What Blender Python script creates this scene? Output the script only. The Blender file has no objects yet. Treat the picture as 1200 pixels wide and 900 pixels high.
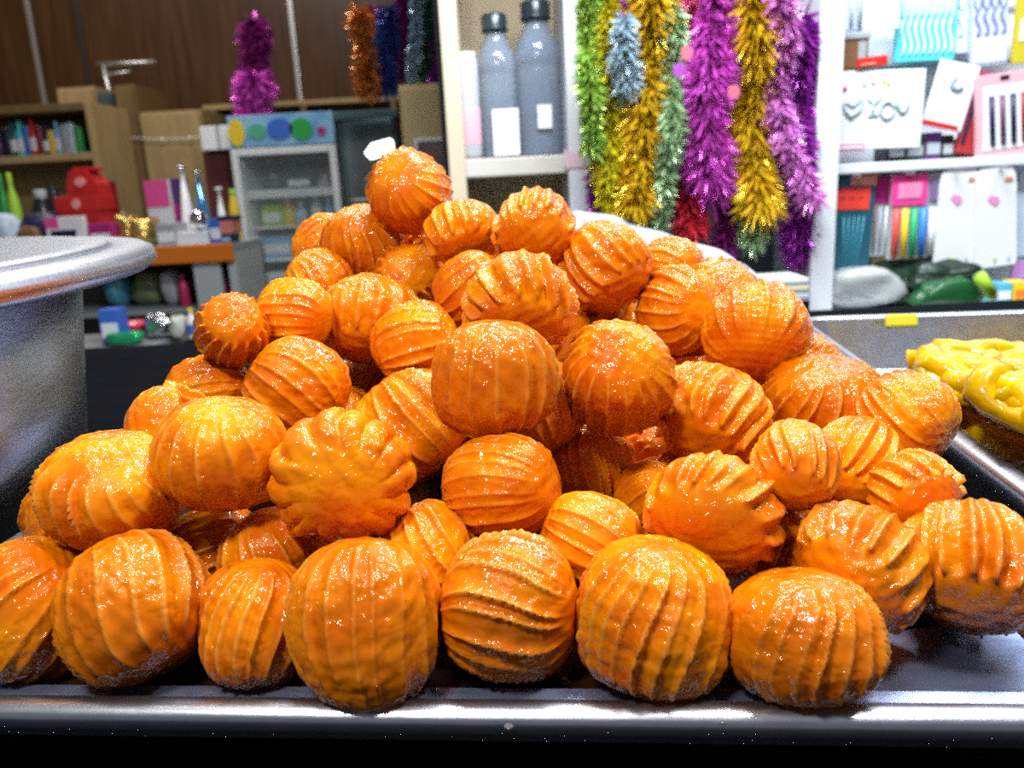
import bpy, bmesh, math, random
import numpy as np
from mathutils import Vector, Matrix

# ------------------------------------------------------------------ camera
FPX = 940.0                                   # focal length in pixels of the 1200 x 900 frame
PITCH, ROLL = math.radians(14.0), math.radians(3.0)
Z0 = 0.93                                     # height of the sweet tray's floor above the shop floor
CAM = Vector((0.0, 0.0, Z0 + 0.158))
FW = Vector((0, math.cos(PITCH), -math.sin(PITCH)))
_u0 = Vector((0, math.sin(PITCH), math.cos(PITCH)))
RT = math.cos(ROLL) * Vector((1, 0, 0)) - math.sin(ROLL) * _u0
UP = math.sin(ROLL) * Vector((1, 0, 0)) + math.cos(ROLL) * _u0
scene = bpy.context.scene
col = scene.collection
cd = bpy.data.cameras.new('camera')
cam = bpy.data.objects.new('camera', cd); col.objects.link(cam)
cd.sensor_width = 36.0
cd.lens = FPX / 1200.0 * 36.0
cd.clip_start = 0.01
m3 = Matrix((RT, UP, -FW)).transposed()
cam.matrix_world = Matrix.Translation(CAM) @ m3.to_4x4()
cd.dof.use_dof = True
cd.dof.focus_distance = 0.31
cd.dof.aperture_fstop = 13.0
scene.camera = cam

# ------------------------------------------------------------------ world, lamps, exposure
world = bpy.data.worlds.new('market_air'); scene.world = world
world.use_nodes = True
bg = world.node_tree.nodes['Background']
bg.inputs[0].default_value = (0.75, 0.80, 0.95, 1)
bg.inputs[1].default_value = 0.14
vs = scene.view_settings
vs.view_transform = 'Standard'; vs.look = 'None'; vs.gamma = 1.0; vs.use_curve_mapping = False
vs.exposure = 0.0
scene.cycles.use_denoising = False          # fine sugar glints must stay crisp
scene.cycles.sample_clamp_indirect = 1.0
scene.cycles.caustics_reflective = False
scene.cycles.caustics_refractive = False
scene.cycles.diffuse_bounces = 2
scene.cycles.max_bounces = 8

def lamp(name, kind, loc, energy, color=(1, 1, 1), size=0.1, size_y=None, aim=None):
    d = bpy.data.lights.new(name, kind); d.energy = energy; d.color = color
    if kind == 'AREA':
        d.shape = 'RECTANGLE' if size_y else 'DISK'; d.size = size
        if size_y: d.size_y = size_y
    else:
        d.shadow_soft_size = size
    o = bpy.data.objects.new(name, d); col.objects.link(o); o.location = loc
    if aim is not None:
        o.rotation_euler = (Vector(aim) - Vector(loc)).to_track_quat('-Z', 'Y').to_euler()
    return o

WARMW, COOL = (1.0, 0.93, 0.84), (0.86, 0.93, 1.0)
# the stall's own bulbs over the counter
lamp('stall_bulb_back', 'POINT', (0.05, 0.95, Z0 + 0.85), 12.0, (1, .97, .93), 0.05)
lamp('stall_lamp_front', 'AREA', (-0.24, -0.06, Z0 + 0.72), 4.9, (1, .97, .93), 0.13, None, (0, .33, Z0 + .05))
lamp('stall_lamp_side', 'AREA', (0.30, 0.16, Z0 + 0.80), 3.6, (1, .97, .93), 0.13, None, (0, .33, Z0 + .05))
lamp('stall_tube', 'AREA', (0.0, 0.35, Z0 + 1.15), 3.0, (.95, .95, 1.0), 1.2, 0.12, (0, 0.35, 0))
# tubes over the rack of packets and the bottle shelf
lamp('rack_tube', 'AREA', (0.75, 0.85, 2.25), 28.0, COOL, 1.2, 0.1, (0.8, 1.5, 1.1))
lamp('shelf_tube', 'AREA', (0.2, 0.95, 2.3), 26.0, COOL, 0.8, 0.1, (0.1, 1.6, 1.1))
# ceiling tubes deeper in the shop
lamp('shop_tube', 'AREA', (-0.9, 2.9, 2.8), 26.0, (1.0, .96, .88), 1.2, 0.2, (-0.9, 3.0, 0))
lamp('shop_tube_far', 'AREA', (-2.0, 3.6, 2.8), 12.0, (1.0, .96, .88), 1.2, 0.2, (-2.0, 3.6, 0))

# ------------------------------------------------------------------ helpers
def at(u, v, y):
    """the point at distance y into the shop that shows at pixel (u, v)"""
    r = FW + RT * ((u - 600) / FPX) - UP * ((v - 450) / FPX)
    return CAM + r * (y / r.y)

def atz(u, v, z):
    r = FW + RT * ((u - 600) / FPX) - UP * ((v - 450) / FPX)
    return CAM + r * ((z - CAM.z) / r.z)

def mat(name, c, rough=0.5, metal=0.0, noise=0.0, scale=20.0, bump=0.0, bscale=60.0, coat=0.0, trans=0.0,
        emit=0.0, alpha=1.0, c2=None, stretch=None, ior=1.45, spec=0.5):
    m = bpy.data.materials.new(name); m.use_nodes = True
    nt = m.node_tree; b = nt.nodes['Principled BSDF']
    b.inputs['Base Color'].default_value = (*c, 1)
    b.inputs['Roughness'].default_value = rough
    b.inputs['Metallic'].default_value = metal
    b.inputs['Coat Weight'].default_value = coat
    b.inputs['Coat Roughness'].default_value = 0.08
    b.inputs['Transmission Weight'].default_value = trans
    b.inputs['Alpha'].default_value = alpha
    b.inputs['IOR'].default_value = ior
    b.inputs['Specular IOR Level'].default_value = spec
    if emit:
        b.inputs['Emission Color'].default_value = (*c, 1); b.inputs['Emission Strength'].default_value = emit
    if noise or bump or c2:
        tc = nt.nodes.new('ShaderNodeTexCoord'); mp = nt.nodes.new('ShaderNodeMapping')
        nt.links.new(tc.outputs['Object'], mp.inputs['Vector'])
        if stretch: mp.inputs['Scale'].default_value = stretch
    if noise or c2:
        n = nt.nodes.new('ShaderNodeTexNoise'); n.inputs['Scale'].default_value = scale; n.inputs['Detail'].default_value = 5
        nt.links.new(mp.outputs[0], n.inputs['Vector'])
        mx = nt.nodes.new('ShaderNodeMix'); mx.data_type = 'RGBA'
        rmp = nt.nodes.new('ShaderNodeMapRange'); rmp.inputs[1].default_value = 0.3; rmp.inputs[2].default_value = 0.7
        nt.links.new(n.outputs['Fac'], rmp.inputs[0]); nt.links.new(rmp.outputs[0], mx.inputs[0])
        k = noise or 0.0
        lo = c2 or tuple(x * (1 - k) for x in c)
        mx.inputs[6].default_value = (*lo, 1); mx.inputs[7].default_value = (*c, 1)
        nt.links.new(mx.outputs[2], b.inputs['Base Color'])
    if bump:
        n2 = nt.nodes.new('ShaderNodeTexNoise'); n2.inputs['Scale'].default_value = bscale; n2.inputs['Detail'].default_value = 4
        nt.links.new(mp.outputs[0], n2.inputs['Vector'])
        bp = nt.nodes.new('ShaderNodeBump'); bp.inputs['Strength'].default_value = bump; bp.inputs['Distance'].default_value = 0.01
        nt.links.new(n2.outputs['Fac'], bp.inputs['Height']); nt.links.new(bp.outputs[0], b.inputs['Normal'])
    return m

def link(o, parent=None):
    col.objects.link(o)
    if parent is not None:
        o.parent = parent
    return o

def tag(o, label=None, cat=None, group=None, kind=None):
    if label: o['label'] = label
    if cat: o['category'] = cat
    if group: o['group'] = group
    if kind: o['kind'] = kind
    return o

def thing(name, label, cat, loc=(0, 0, 0), rz=0.0, group=None, kind=None):
    o = bpy.data.objects.new(name, None); o.empty_display_size = 0.02
    col.objects.link(o); o.location = loc; o.rotation_euler = (0, 0, rz)
    return tag(o, label, cat, group, kind)

def npmesh(name, V, Fc, m, parent=None, smooth=True):
    me = bpy.data.meshes.new(name)
    me.from_pydata([tuple(map(float, p)) for p in V], [], [tuple(map(int, q)) for q in Fc])
    me.update()
    if smooth:
        me.polygons.foreach_set('use_smooth', [True] * len(me.polygons))
    if m is not None: me.materials.append(m)
    return link(bpy.data.objects.new(name, me), parent)

def bmobj(name, bm, m, parent=None, smooth=False, loc=None, rz=0.0):
    me = bpy.data.meshes.new(name); bm.normal_update(); bm.to_mesh(me); bm.free()
    if smooth:
        me.polygons.foreach_set('use_smooth', [True] * len(me.polygons))
    if m is not None: me.materials.append(m)
    o = link(bpy.data.objects.new(name, me), parent)
    if loc is not None: o.location = loc
    if rz: o.rotation_euler = (0, 0, rz)
    return o

def bm_box(bm, x0, x1, y0, y1, z0, z1, bev=0.0, M=None):
    r = bmesh.ops.create_cube(bm, size=1.0)
    vs_ = r['verts']
    for v in vs_:
        v.co = Vector(((x0 + x1) / 2 + v.co.x * (x1 - x0), (y0 + y1) / 2 + v.co.y * (y1 - y0), (z0 + z1) / 2 + v.co.z * (z1 - z0)))
    if bev:
        es = list({e for v in vs_ for e in v.link_edges})
        rr = bmesh.ops.bevel(bm, geom=es, offset=bev, segments=2, affect='EDGES', profile=0.6)
        vs_ = list({v for v in vs_ if v.is_valid} | set(rr['verts']))
    if M is not None:
        for v in vs_: v.co = M @ v.co
    return vs_

def box(name, x0, x1, y0, y1, z0, z1, m, parent=None, bev=0.0, M=None):
    bm = bmesh.new(); bm_box(bm, x0, x1, y0, y1, z0, z1, bev, M)
    return bmobj(name, bm, m, parent)

def bm_tube(bm, pts, r, seg=8, cap=True):
    pts = [Vector(p) for p in pts]; rings = []
    n = len(pts); rad = r if isinstance(r, (list, tuple)) else [r] * n
    prev = None
    for i, p in enumerate(pts):
        t = (pts[min(i + 1, n - 1)] - pts[max(i - 1, 0)]).normalized()
        a = prev if prev is not None else (Vector((0, 0, 1)) if abs(t.z) < 0.9 else Vector((1, 0, 0)))
        a = (a - t * a.dot(t)).normalized(); b = t.cross(a); prev = a
        rings.append([bm.verts.new(p + (a * math.cos(q) + b * math.sin(q)) * rad[i]) for q in [2 * math.pi * k / seg for k in range(seg)]])
    for i in range(n - 1):
        for k in range(seg):
            bm.faces.new((rings[i][k], rings[i][(k + 1) % seg], rings[i + 1][(k + 1) % seg], rings[i + 1][k]))
    if cap:
        bm.faces.new(list(reversed(rings[0]))); bm.faces.new(rings[-1])

def tube(name, pts, r, m, parent=None, seg=8):
    bm = bmesh.new(); bm_tube(bm, pts, r, seg)
    return bmobj(name, bm, m, parent, True)

def bm_lathe(bm, prof, seg=24, c=(0, 0, 0), close=True):
    rings = []
    for (r, z) in prof:
        if r < 1e-5:
            rings.append([bm.verts.new((c[0], c[1], c[2] + z))])
        else:
            rings.append([bm.verts.new((c[0] + r * math.cos(2 * math.pi * k / seg), c[1] + r * math.sin(2 * math.pi * k / seg), c[2] + z)) for k in range(seg)])
    for a, b in zip(rings, rings[1:]):
        for k in range(seg):
            k2 = (k + 1) % seg
            if len(a) == 1 and len(b) == 1: continue
            if len(a) == 1: bm.faces.new((a[0], b[k2], b[k]))
            elif len(b) == 1: bm.faces.new((a[k], a[k2], b[0]))
            else: bm.faces.new((a[k], a[k2], b[k2], b[k]))

def lathe(name, prof, m, parent=None, seg=24, c=(0, 0, 0)):
    bm = bmesh.new(); bm_lathe(bm, prof, seg, c)
    return bmobj(name, bm, m, parent, True)

def slab(name, outline, y0, y1, m, parent=None):
    """a sheet cut to an outline of (x, z) points, with thickness y0..y1"""
    bm = bmesh.new()
    a = [bm.verts.new((x, y0, z)) for x, z in outline]; b = [bm.verts.new((x, y1, z)) for x, z in outline]
    bm.faces.new(a); bm.faces.new(list(reversed(b)))
    n = len(a)
    for i in range(n):
        bm.faces.new((a[i], b[i], b[(i + 1) % n], a[(i + 1) % n]))
    bmesh.ops.recalc_face_normals(bm, faces=bm.faces)
    return bmobj(name, bm, m, parent)

def rect(u0, v0, u1, v1, y):
    """x0, x1, z0, z1 of an upright rectangle at distance y seen between two pixels"""
    um, vm = (u0 + u1) / 2, (v0 + v1) / 2
    return at(u0, vm, y).x, at(u1, vm, y).x, at(um, v1, y).z, at(um, v0, y).z
# ------------------------------------------------------------------ materials
M_panel = mat('brown_laminate', (.105, .045, .015), .32, noise=.5, scale=6, stretch=(8, 1, .5), coat=.25)
M_tanwood = mat('tan_board', (.42, .29, .13), .55, noise=.25, scale=7, stretch=(6, 6, .7))
M_cream = mat('cream_board', (.74, .64, .46), .55, noise=.12, scale=6, stretch=(5, 5, .6))
M_brownboard = mat('brown_board', (.20, .12, .045), .5, noise=.3, scale=7, stretch=(6, 6, .7))
M_alu = mat('aluminium_strip', (.62, .62, .60), .35, .8)
M_darkstrip = mat('dark_strip', (.06, .06, .065), .4, .6)
M_white = mat('white_paint', (.80, .83, .86), .35)
M_post = mat('post_white', (.80, .84, .90), .3, coat=.3)
M_floor = mat('floor_tile', (.22, .20, .18), .3, noise=.3, scale=3)
M_ceil = mat('ceiling_paint', (.30, .28, .25), .8)
M_wallp = mat('partition_dark', (.02, .022, .03), .6)
M_black = mat('black_counter', (.005, .006, .008), .9, noise=.3, scale=30, spec=.03)
M_steel = mat('steel_tray', (.78, .82, .92), .32, 1.0, noise=.18, scale=90, bump=.03, bscale=60, stretch=(1, 6, 1))
M_steel_in = mat('steel_tray_floor', (.46, .54, .82), .42, 1.0, noise=.25, scale=40, bump=.02, bscale=35, stretch=(1, 4, 1))
M_pot = mat('brushed_pot', (.50, .51, .52), .30, 1.0, noise=.25, scale=60, stretch=(1, 1, 12), bump=.04, bscale=30)
M_syrup = mat('syrup_drop', (.95, .93, .90), .03, trans=.9, ior=1.4)

def fritter_material():
    m = bpy.data.materials.new('syrup_glazed_crust'); m.use_nodes = True
    nt = m.node_tree; N = nt.nodes; L = nt.links; b = N['Principled BSDF']
    tc = N.new('ShaderNodeTexCoord'); oi = N.new('ShaderNodeObjectInfo')
    off = N.new('ShaderNodeVectorMath'); off.operation = 'SCALE'; off.inputs[0].default_value = (7, 3, 5)
    L.new(oi.outputs['Random'], off.inputs['Scale'])
    add = N.new('ShaderNodeVectorMath'); add.operation = 'ADD'
    L.new(tc.outputs['Object'], add.inputs[0]); L.new(off.outputs[0], add.inputs[1])
    def noise(scale, det=3, rough=.5):
        n = N.new('ShaderNodeTexNoise'); n.inputs['Scale'].default_value = scale; n.inputs['Detail'].default_value = det
        n.inputs['Roughness'].default_value = rough
        L.new(add.outputs[0], n.inputs['Vector']); return n
    def rng(sock, a, c, lo=0., hi=1.):
        r = N.new('ShaderNodeMapRange'); r.inputs[1].default_value = a; r.inputs[2].default_value = c
        r.inputs[3].default_value = lo; r.inputs[4].default_value = hi; L.new(sock, r.inputs[0]); return r.outputs[0]
    def mixc(fac, A, B):
        x = N.new('ShaderNodeMix'); x.data_type = 'RGBA'; L.new(fac, x.inputs[0])
        for i, s in ((6, A), (7, B)):
            if isinstance(s, tuple): x.inputs[i].default_value = (*s, 1)
            else: L.new(s, x.inputs[i])
        return x.outputs[2]
    big = noise(55, 3)
    c = mixc(rng(big.outputs['Fac'], .36, .66), (.74, .150, .0), (.95, .335, .0))
    c = mixc(rng(oi.outputs['Random'], .2, 1, 0, .65), c, (.55, .13, .0))
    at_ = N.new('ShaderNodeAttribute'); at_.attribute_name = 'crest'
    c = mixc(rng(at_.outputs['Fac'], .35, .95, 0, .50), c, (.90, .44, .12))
    L.new(c, b.inputs['Base Color'])
    b.inputs['Subsurface Weight'].default_value = .0
    b.inputs['Subsurface Radius'].default_value = (1.0, .28, .04)
    b.inputs['Subsurface Scale'].default_value = .006
    b.inputs['Roughness'].default_value = .38
    b.inputs['Coat Weight'].default_value = 1.0
    b.inputs['Coat Roughness'].default_value = .03
    b.inputs['Coat IOR'].default_value = 1.45
    b.inputs['Coat Tint'].default_value = (1.0, .92, .6, 1)
    b.inputs['Specular IOR Level'].default_value = .15
    patch = noise(60, 2)
    fine = noise(430, .6, .4)
    mid = noise(170, .5)
    pm = rng(patch.outputs['Fac'], .38, .60, .25, 1.0)
    mu = N.new('ShaderNodeMath'); mu.operation = 'MULTIPLY'; L.new(fine.outputs['Fac'], mu.inputs[0]); L.new(pm, mu.inputs[1])
    ad = N.new('ShaderNodeMath'); ad.operation = 'MULTIPLY_ADD'; L.new(mid.outputs['Fac'], ad.inputs[0]); ad.inputs[1].default_value = .9; L.new(mu.outputs[0], ad.inputs[2])
    bp = N.new('ShaderNodeBump'); bp.inputs['Strength'].default_value = 1.0; bp.inputs['Distance'].default_value = .0022
    L.new(ad.outputs[0], bp.inputs['Height'])
    bp2 = N.new('ShaderNodeBump'); bp2.inputs['Strength'].default_value = .5; bp2.inputs['Distance'].default_value = .0008
    L.new(ad.outputs[0], bp2.inputs['Height'])
    L.new(bp2.outputs[0], b.inputs['Normal']); L.new(bp.outputs[0], b.inputs['Coat Normal'])
    return m
M_fritter = fritter_material()

# ------------------------------------------------------------------ the setting
floor = tag(box('floor', -3.4, 3.2, -2.5, 5.2, -.1, 0, M_floor), kind='structure')
ceiling = tag(box('ceiling', -3.4, 3.2, 1.2, 5.2, 2.95, 3.05, M_ceil), kind='structure')
wall_left = tag(box('wall_left', -3.4, -3.3, 1.2, 5.2, 0, 2.95, M_brownboard), kind='structure')
wall_right = tag(box('wall_right', 3.1, 3.2, 1.2, 5.2, 0, 2.95, M_ceil), kind='structure')
YB = 4.6
wall_back = tag(box('wall_back', -3.4, 3.2, YB + .02, YB + .1, 0, 2.95, M_brownboard), kind='structure')
strips = [(30, 0), (89, 0), (341, 0), (560, 0)]
xs = [-3.3, at(44, 70, YB).x, at(100, 70, YB).x, at(347, 70, YB).x, at(590, 70, YB).x, .9, 1.9, 3.1]
for a, b_ in zip(xs, xs[1:]):
    box('panel', a + .004, b_ - .004, YB, YB + .02, .9, 2.94, M_panel, wall_back, .003)
for k, x in enumerate(xs[1:5]):
    box('cover_strip', x - .013, x + .013, YB - .012, YB, 1.42, 2.94, M_darkstrip if k == 1 else M_alu, wall_back, .004)
# partition that carries the bottle shelf, the tinsel and the packets
wall_inner = tag(box('wall_inner', at(520, 200, 1.9).x, 3.1, 1.92, 2.0, 0, 2.95, M_wallp), kind='structure')

# ------------------------------------------------------------------ stall counter and trays
ctr = thing('stall_counter', 'black stall counter under the trays of sweets', 'counter', (0, .5, 0))
def loc_box(name, x0, x1, y0, y1, z0, z1, m, parent, bev=0.0):
    o = box(name, x0 - parent.location.x, x1 - parent.location.x, y0 - parent.location.y, y1 - parent.location.y,
            z0 - parent.location.z, z1 - parent.location.z, m, parent, bev)
    return o
CT = Z0 - .045
CY1 = atz(175, 404, CT).y
loc_box('counter_top', -1.5, 1.6, .08, CY1, CT - .03, CT, M_black, ctr, .004)
loc_box('counter_front', -1.48, 1.58, .10, .13, 0.0, CT - .03, M_black, ctr)
loc_box('counter_back', -1.48, 1.58, CY1 - .05, CY1 - .02, 0.0, CT - .03, M_black, ctr)

def rr_ring(l, w, r, n=6):
    pts = []
    for cx, cy, a0 in ((l - r, w - r, 0), (-l + r, w - r, 90), (-l + r, -w + r, 180), (l - r, -w + r, 270)):
        for k in range(n + 1):
            a = math.radians(a0 + 90 * k / n); pts.append((cx + r * math.cos(a), cy + r * math.sin(a)))
    return pts

def pan_shell(bm, rings):
    """rings: (half length, half width, corner radius, z)"""
    R_ = []
    for (l, w, r, z) in rings:
        R_.append([bm.verts.new((x, y, z)) for x, y in rr_ring(l, w, r)])
    n = len(R_[0])
    for a, b_ in zip(R_, R_[1:]):
        for k in range(n):
            bm.faces.new((a[k], a[(k + 1) % n], b_[(k + 1) % n], b_[k]))
    return R_

def make_pan(name, label, loc, rz, l, w, h, lip, bead, mfloor, mrim, zf):
    t = thing(name, label, 'tray', loc, rz)
    bm = bmesh.new()
    R_ = pan_shell(bm, [(l, w, .02, zf + h), (l - .006, w - .006, .02, zf + .004), (l - .012, w - .012, .018, zf)])
    bm.faces.new(R_[-1])
    R2 = pan_shell(bm, [(l + .0015, w + .0015, .02, zf + h), (l - .004, w - .004, .02, zf + .002), (l - .010, w - .010, .018, zf - .002)])
    bm.faces.new(list(reversed(R2[-1])))
    bmesh.ops.recalc_face_normals(bm, faces=bm.faces)
    bmobj('pan', bm, mfloor, t, False)
    bm = bmesh.new()
    z = zf + h
    prof = [(0.0, z - .001)] + [(lip / 2 - lip / 2 * math.cos(a), z + bead * math.sin(a)) for a in [math.pi * k / 10 for k in range(11)]]
    prof += [(lip, z - bead * 1.5), (lip - .0015, z - bead * 1.5), (lip - .002, z), (.002, z - .002)]
    pan_shell(bm, [(l + o, w + o, .02 + max(o, 0), zz) for o, zz in prof])
    bmesh.ops.recalc_face_normals(bm, faces=bm.faces)
    bmobj('rim', bm, mrim, t, True)
    return t
YAW = math.radians(-5.6)
e1 = Vector((math.cos(YAW), math.sin(YAW), 0)); e2 = Vector((-math.sin(YAW), math.cos(YAW), 0))
front_mid = atz(600, 824, Z0 + .003)
TL, TW = .213, .245
tc_ = front_mid - e1 * .030 + e2 * TW; tc_.z = 0
main_tray = make_pan('sweet_tray', 'long shallow steel tray carrying the heap of orange fritters', (tc_.x, tc_.y, Z0), YAW, TL, TW, .003, .0105, .0036, M_steel_in, M_steel, 0.0)
for sx in (-1, 1):
    for sy in (-1, 1):
        box('foot', sx * (TL - .06) - .02, sx * (TL - .06) + .02, sy * (TW - .06) - .02, sy * (TW - .06) + .02, CT - Z0, -.002, M_black, main_tray, .003)
# little syrup drops on the tray
for k, (u, v, r) in enumerate([(308, 810, .0022), (660, 797, .0012), (918, 748, .004), (840, 838, .0016), (846, 846, .0012), (596, 852, .0014), (1018, 772, .0012), (1024, 842, .0018)]):
    p = atz(u, v, Z0 + (.0005 if v < 830 else .0045))
    o = lathe('syrup_drop', [(0, r * .55), (r * .5, r * .48), (r * .87, r * .27), (r, 0), (0, -.0002)], M_syrup, None, 12)
    o.location = p
    tag(o, 'tiny clear syrup drop on the shallow steel tray', 'drop', 'syrup drops on the steel tray')

# glossy dark sheet added to paint the shade under and before the heap
M_heap_shade = mat('heap_shade_brown', (.030, .010, .003), .22, noise=.4, scale=25, coat=.6)
def make_heap_shade():
    rn = random.Random(8); rim = []
    anchor = [(-.205, .262), (-.13, .232), (-.06, .222), (.0, .216), (.05, .213), (.070, .212), (.085, .228), (.112, .250), (.15, .250), (.178, .262), (.192, .31), (.185, .40), (.19, .48),
              (.17, .56), (.11, .61), (.02, .64), (-.08, .63), (-.15, .56), (-.19, .48), (-.20, .38), (-.212, .31)]
    n = len(anchor)
    for i in range(n):
        a, b_ = Vector((*anchor[i], 0)), Vector((*anchor[(i + 1) % n], 0))
        for k in range(6):
            q = a.lerp(b_, k / 6); rim.append((q.x + rn.uniform(-.0012, .0012), q.y + rn.uniform(-.0012, .0012)))
    bm = bmesh.new(); c = Vector((0, .42, 0))
    lay = []
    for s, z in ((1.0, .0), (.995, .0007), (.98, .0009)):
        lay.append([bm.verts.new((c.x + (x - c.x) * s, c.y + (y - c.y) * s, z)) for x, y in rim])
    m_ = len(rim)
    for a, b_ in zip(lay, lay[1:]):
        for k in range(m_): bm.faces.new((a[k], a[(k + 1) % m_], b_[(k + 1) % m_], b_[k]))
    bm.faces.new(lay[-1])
    o = bmobj('heap_shade_sheet', bm, M_heap_shade, None, False, (0, 0, Z0 + .0001))
    return tag(o, 'dark brown sheet painting the shade under the heap of fritters', 'puddle')
make_heap_shade()

# the tray of yellow lattice sweets
RY = math.radians(-7.0)
g1 = Vector((math.cos(RY), math.sin(RY), 0)); g2 = Vector((-math.sin(RY), math.cos(RY), 0))
near = atz(1203, 588, Z0 + .015); near.z = 0
RL, RW = .24, .27
rc = near + g1 * (RL + .012) + g2 * (RW - .10)
right_tray = make_pan('steel_tray', 'deep steel tray holding yellow lattice sweets beside the heap', (rc.x, rc.y, Z0), RY, RL, RW, .05, .012, .005, M_steel, M_steel, -.035)
box('foot', -.18, .18, -.2, .2, CT - Z0, -.037, M_black, right_tray, .003)
M_yel = mat('yellow_tape', (.85, .75, .03), .5)
p = atz(1056, 376, Z0 + .018)
tp = box('tape_scrap', -.014, .014, -.003, .003, -.006, .006, M_yel, None, .002)
tp.location = p; tp.rotation_euler = (math.radians(-20), 0, RY)
tag(tp, 'yellow scrap of tape stuck on the rim of the far steel tray', 'tape')

# zoolbia: looped lattice fritters
M_zool = mat('saffron_syrup', (.84, .50, .0), .25, noise=.40, scale=45, bump=.12, bscale=110, coat=.6)
_b = M_zool.node_tree.nodes['Principled BSDF']
_b.inputs['Specular IOR Level'].default_value = .2
def zoolbia(loc, rot, rad, seed, label):
    rn = random.Random(seed); pts = []; n = 190
    for i in range(n):
        a = i / n * math.pi * 2 * 5
        r = rad * (.30 + .62 * (i / n)) + rad * .10 * math.sin(a * 2.6 + seed)
        wob = .009 * math.sin(a * 3.7 + seed)
        pts.append((r * math.cos(a) + wob, r * math.sin(a) * .92 + wob * .5, .006 * math.sin(a * 4.3 + seed * 2)))
    bm = bmesh.new(); bm_tube(bm, pts, [.0074 + .0014 * math.sin(i * .9 + seed) + .0010 * math.sin(i * 2.1) for i in range(n)], 8)
    for k in range(4):
        a = k * math.pi / 4 + seed
        q = [(rad * s * .92 * math.cos(a), rad * s * .85 * math.sin(a), .004 + .003 * math.sin(9 * s + k)) for s in [-1 + 2 * j / 14 for j in range(15)]]
        bm_tube(bm, q, [.0068 + .0014 * math.sin(j * 1.3 + k) for j in range(15)], 8)
    o = bmobj('lattice_sweet', bm, M_zool, None, True, loc); o.rotation_euler = rot
    return tag(o, label, 'sweet', 'yellow lattice sweets in the deep tray')
for (u, v, z, rx, ry, rz, rad, s, lab) in [
    (1212, 446, .034, .06, .10, .2, .074, 1, 'topmost yellow lattice sweet, tilted on the stack in the deep tray'),
    (1236, 486, .014, .03, .06, 1.2, .078, 2, 'yellow lattice sweet just under the topmost one of its stack'),
    (1236, 528, -.004, .03, .03, 2.4, .072, 3, 'yellow lattice sweet low in the stack, by the near tray rim'),
    (1262, 552, -.022, .0, .02, .7, .074, 4, 'yellow lattice sweet lying flat at the bottom of the stack'),
    (1222, 490, .036, .40, -.35, 2.0, .034, 5, 'small broken yellow lattice sweet leaning on the stack'),
    (1172, 497, .010, .20, .10, 1.1, .034, 8, 'small curled yellow lattice sweet at the edge of the stack, near the heap'),
    (1198, 540, -.004, .15, -.10, 2.6, .036, 9, 'small curled yellow lattice sweet low by the tray rim, near the heap'),
    (1420, 470, -.020, .0, .0, 1.0, .075, 6, 'yellow lattice sweet lying beside the stack, towards the rack'),
    (1440, 440, -.004, .05, .04, 2.2, .070, 7, 'yellow lattice sweet resting on the one beside the stack')]:
    zoolbia(atz(u, v, Z0 + z), (rx, ry, rz), rad, s, lab)

# ------------------------------------------------------------------ big steel pot
pot = thing('steel_pot', 'big round brushed steel pot with wide lip and flat lid beside the fritters', 'pot', (-.662, .40, CT))
PH = Z0 + .1275 - CT
lathe('wall', [(.0, 0), (.36, 0), (.378, .006), (.384, .02), (.402, PH - .012), (.399, PH - .012), (.381, .022), (.36, .008), (0, .006)], M_pot, pot, 96)
lathe('lip', [(.398, PH - .013), (.404, PH - .013), (.436, PH - .012), (.446, PH - .011), (.452, PH - .006), (.450, PH + .001), (.444, PH + .004), (.425, PH + .003), (.404, PH - .001), (.398, PH - .008), (.398, PH - .013)], M_steel, pot, 128)
lid = lathe('lid', [(0, PH - .004), (.41, PH - .004), (.424, PH + .0035), (.420, PH + .006), (.40, PH + .005), (.06, PH + .008), (0, PH + .008)], M_steel, pot, 96)
lathe('knob', [(.012, PH + .008), (.010, PH + .014), (.016, PH + .018), (.012, PH + .022), (0, PH + .022)], M_steel, lid, 20)

# ------------------------------------------------------------------ white plastic bag behind the heap
M_bag = mat('white_plastic_film', (.50, .53, .60), .22, noise=.08, scale=18, bump=.25, bscale=22)
_b = M_bag.node_tree.nodes['Principled BSDF']; _b.inputs['Subsurface Weight'].default_value = .0
_b.inputs['Subsurface Scale'].default_value = .02; _b.inputs['Coat Weight'].default_value = .4
def make_bag():
    yb = .84
    prof = [(560, 330), (600, 285), (640, 258), (680, 246), (715, 252), (760, 268), (810, 283), (850, 296), (878, 312), (892, 345), (897, 385)]
    nx, ny = 60, 30
    us = [p[0] for p in prof]; vs2 = [p[1] for p in prof]
    V = []; Fc = []
    rn = random.Random(3); ph = [rn.uniform(0, 6) for _ in range(8)]
    for j in range(ny + 1):
        s = j / ny                       # 0 front foot .. 1 rear foot
        ang = math.pi * s
        for i in range(nx + 1):
            u = us[0] + (us[-1] - us[0]) * i / nx
            v = float(np.interp(u, us, vs2))
            top = at(u, v, yb)
            h = top.z - CT
            hh = math.sin(ang) ** .55
            y = yb - .075 * math.cos(ang) * (1.15 - .3 * i / nx)
            fold = .0045 * math.sin(i * .55 + ph[0] + 3 * s) + .003 * math.sin(i * 1.27 + ph[1] - 7 * s) + .004 * math.sin(9 * s + i * .2 + ph[2])
            V.append((top.x + .004 * math.sin(8 * s + i * .6), y + fold * 1.5, CT + h * hh + fold * hh * (1 - hh) * 3))
    for j in range(ny):
        for i in range(nx):
            a = j * (nx + 1) + i
            Fc.append((a, a + 1, a + nx + 2, a + nx + 1))
    o = npmesh('plastic_bag', V, Fc, M_bag)
    md = o.modifiers.new('film', 'SOLIDIFY'); md.thickness = .0015
    return tag(o, 'crumpled white plastic bag standing behind the heap of fritters', 'bag')
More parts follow.
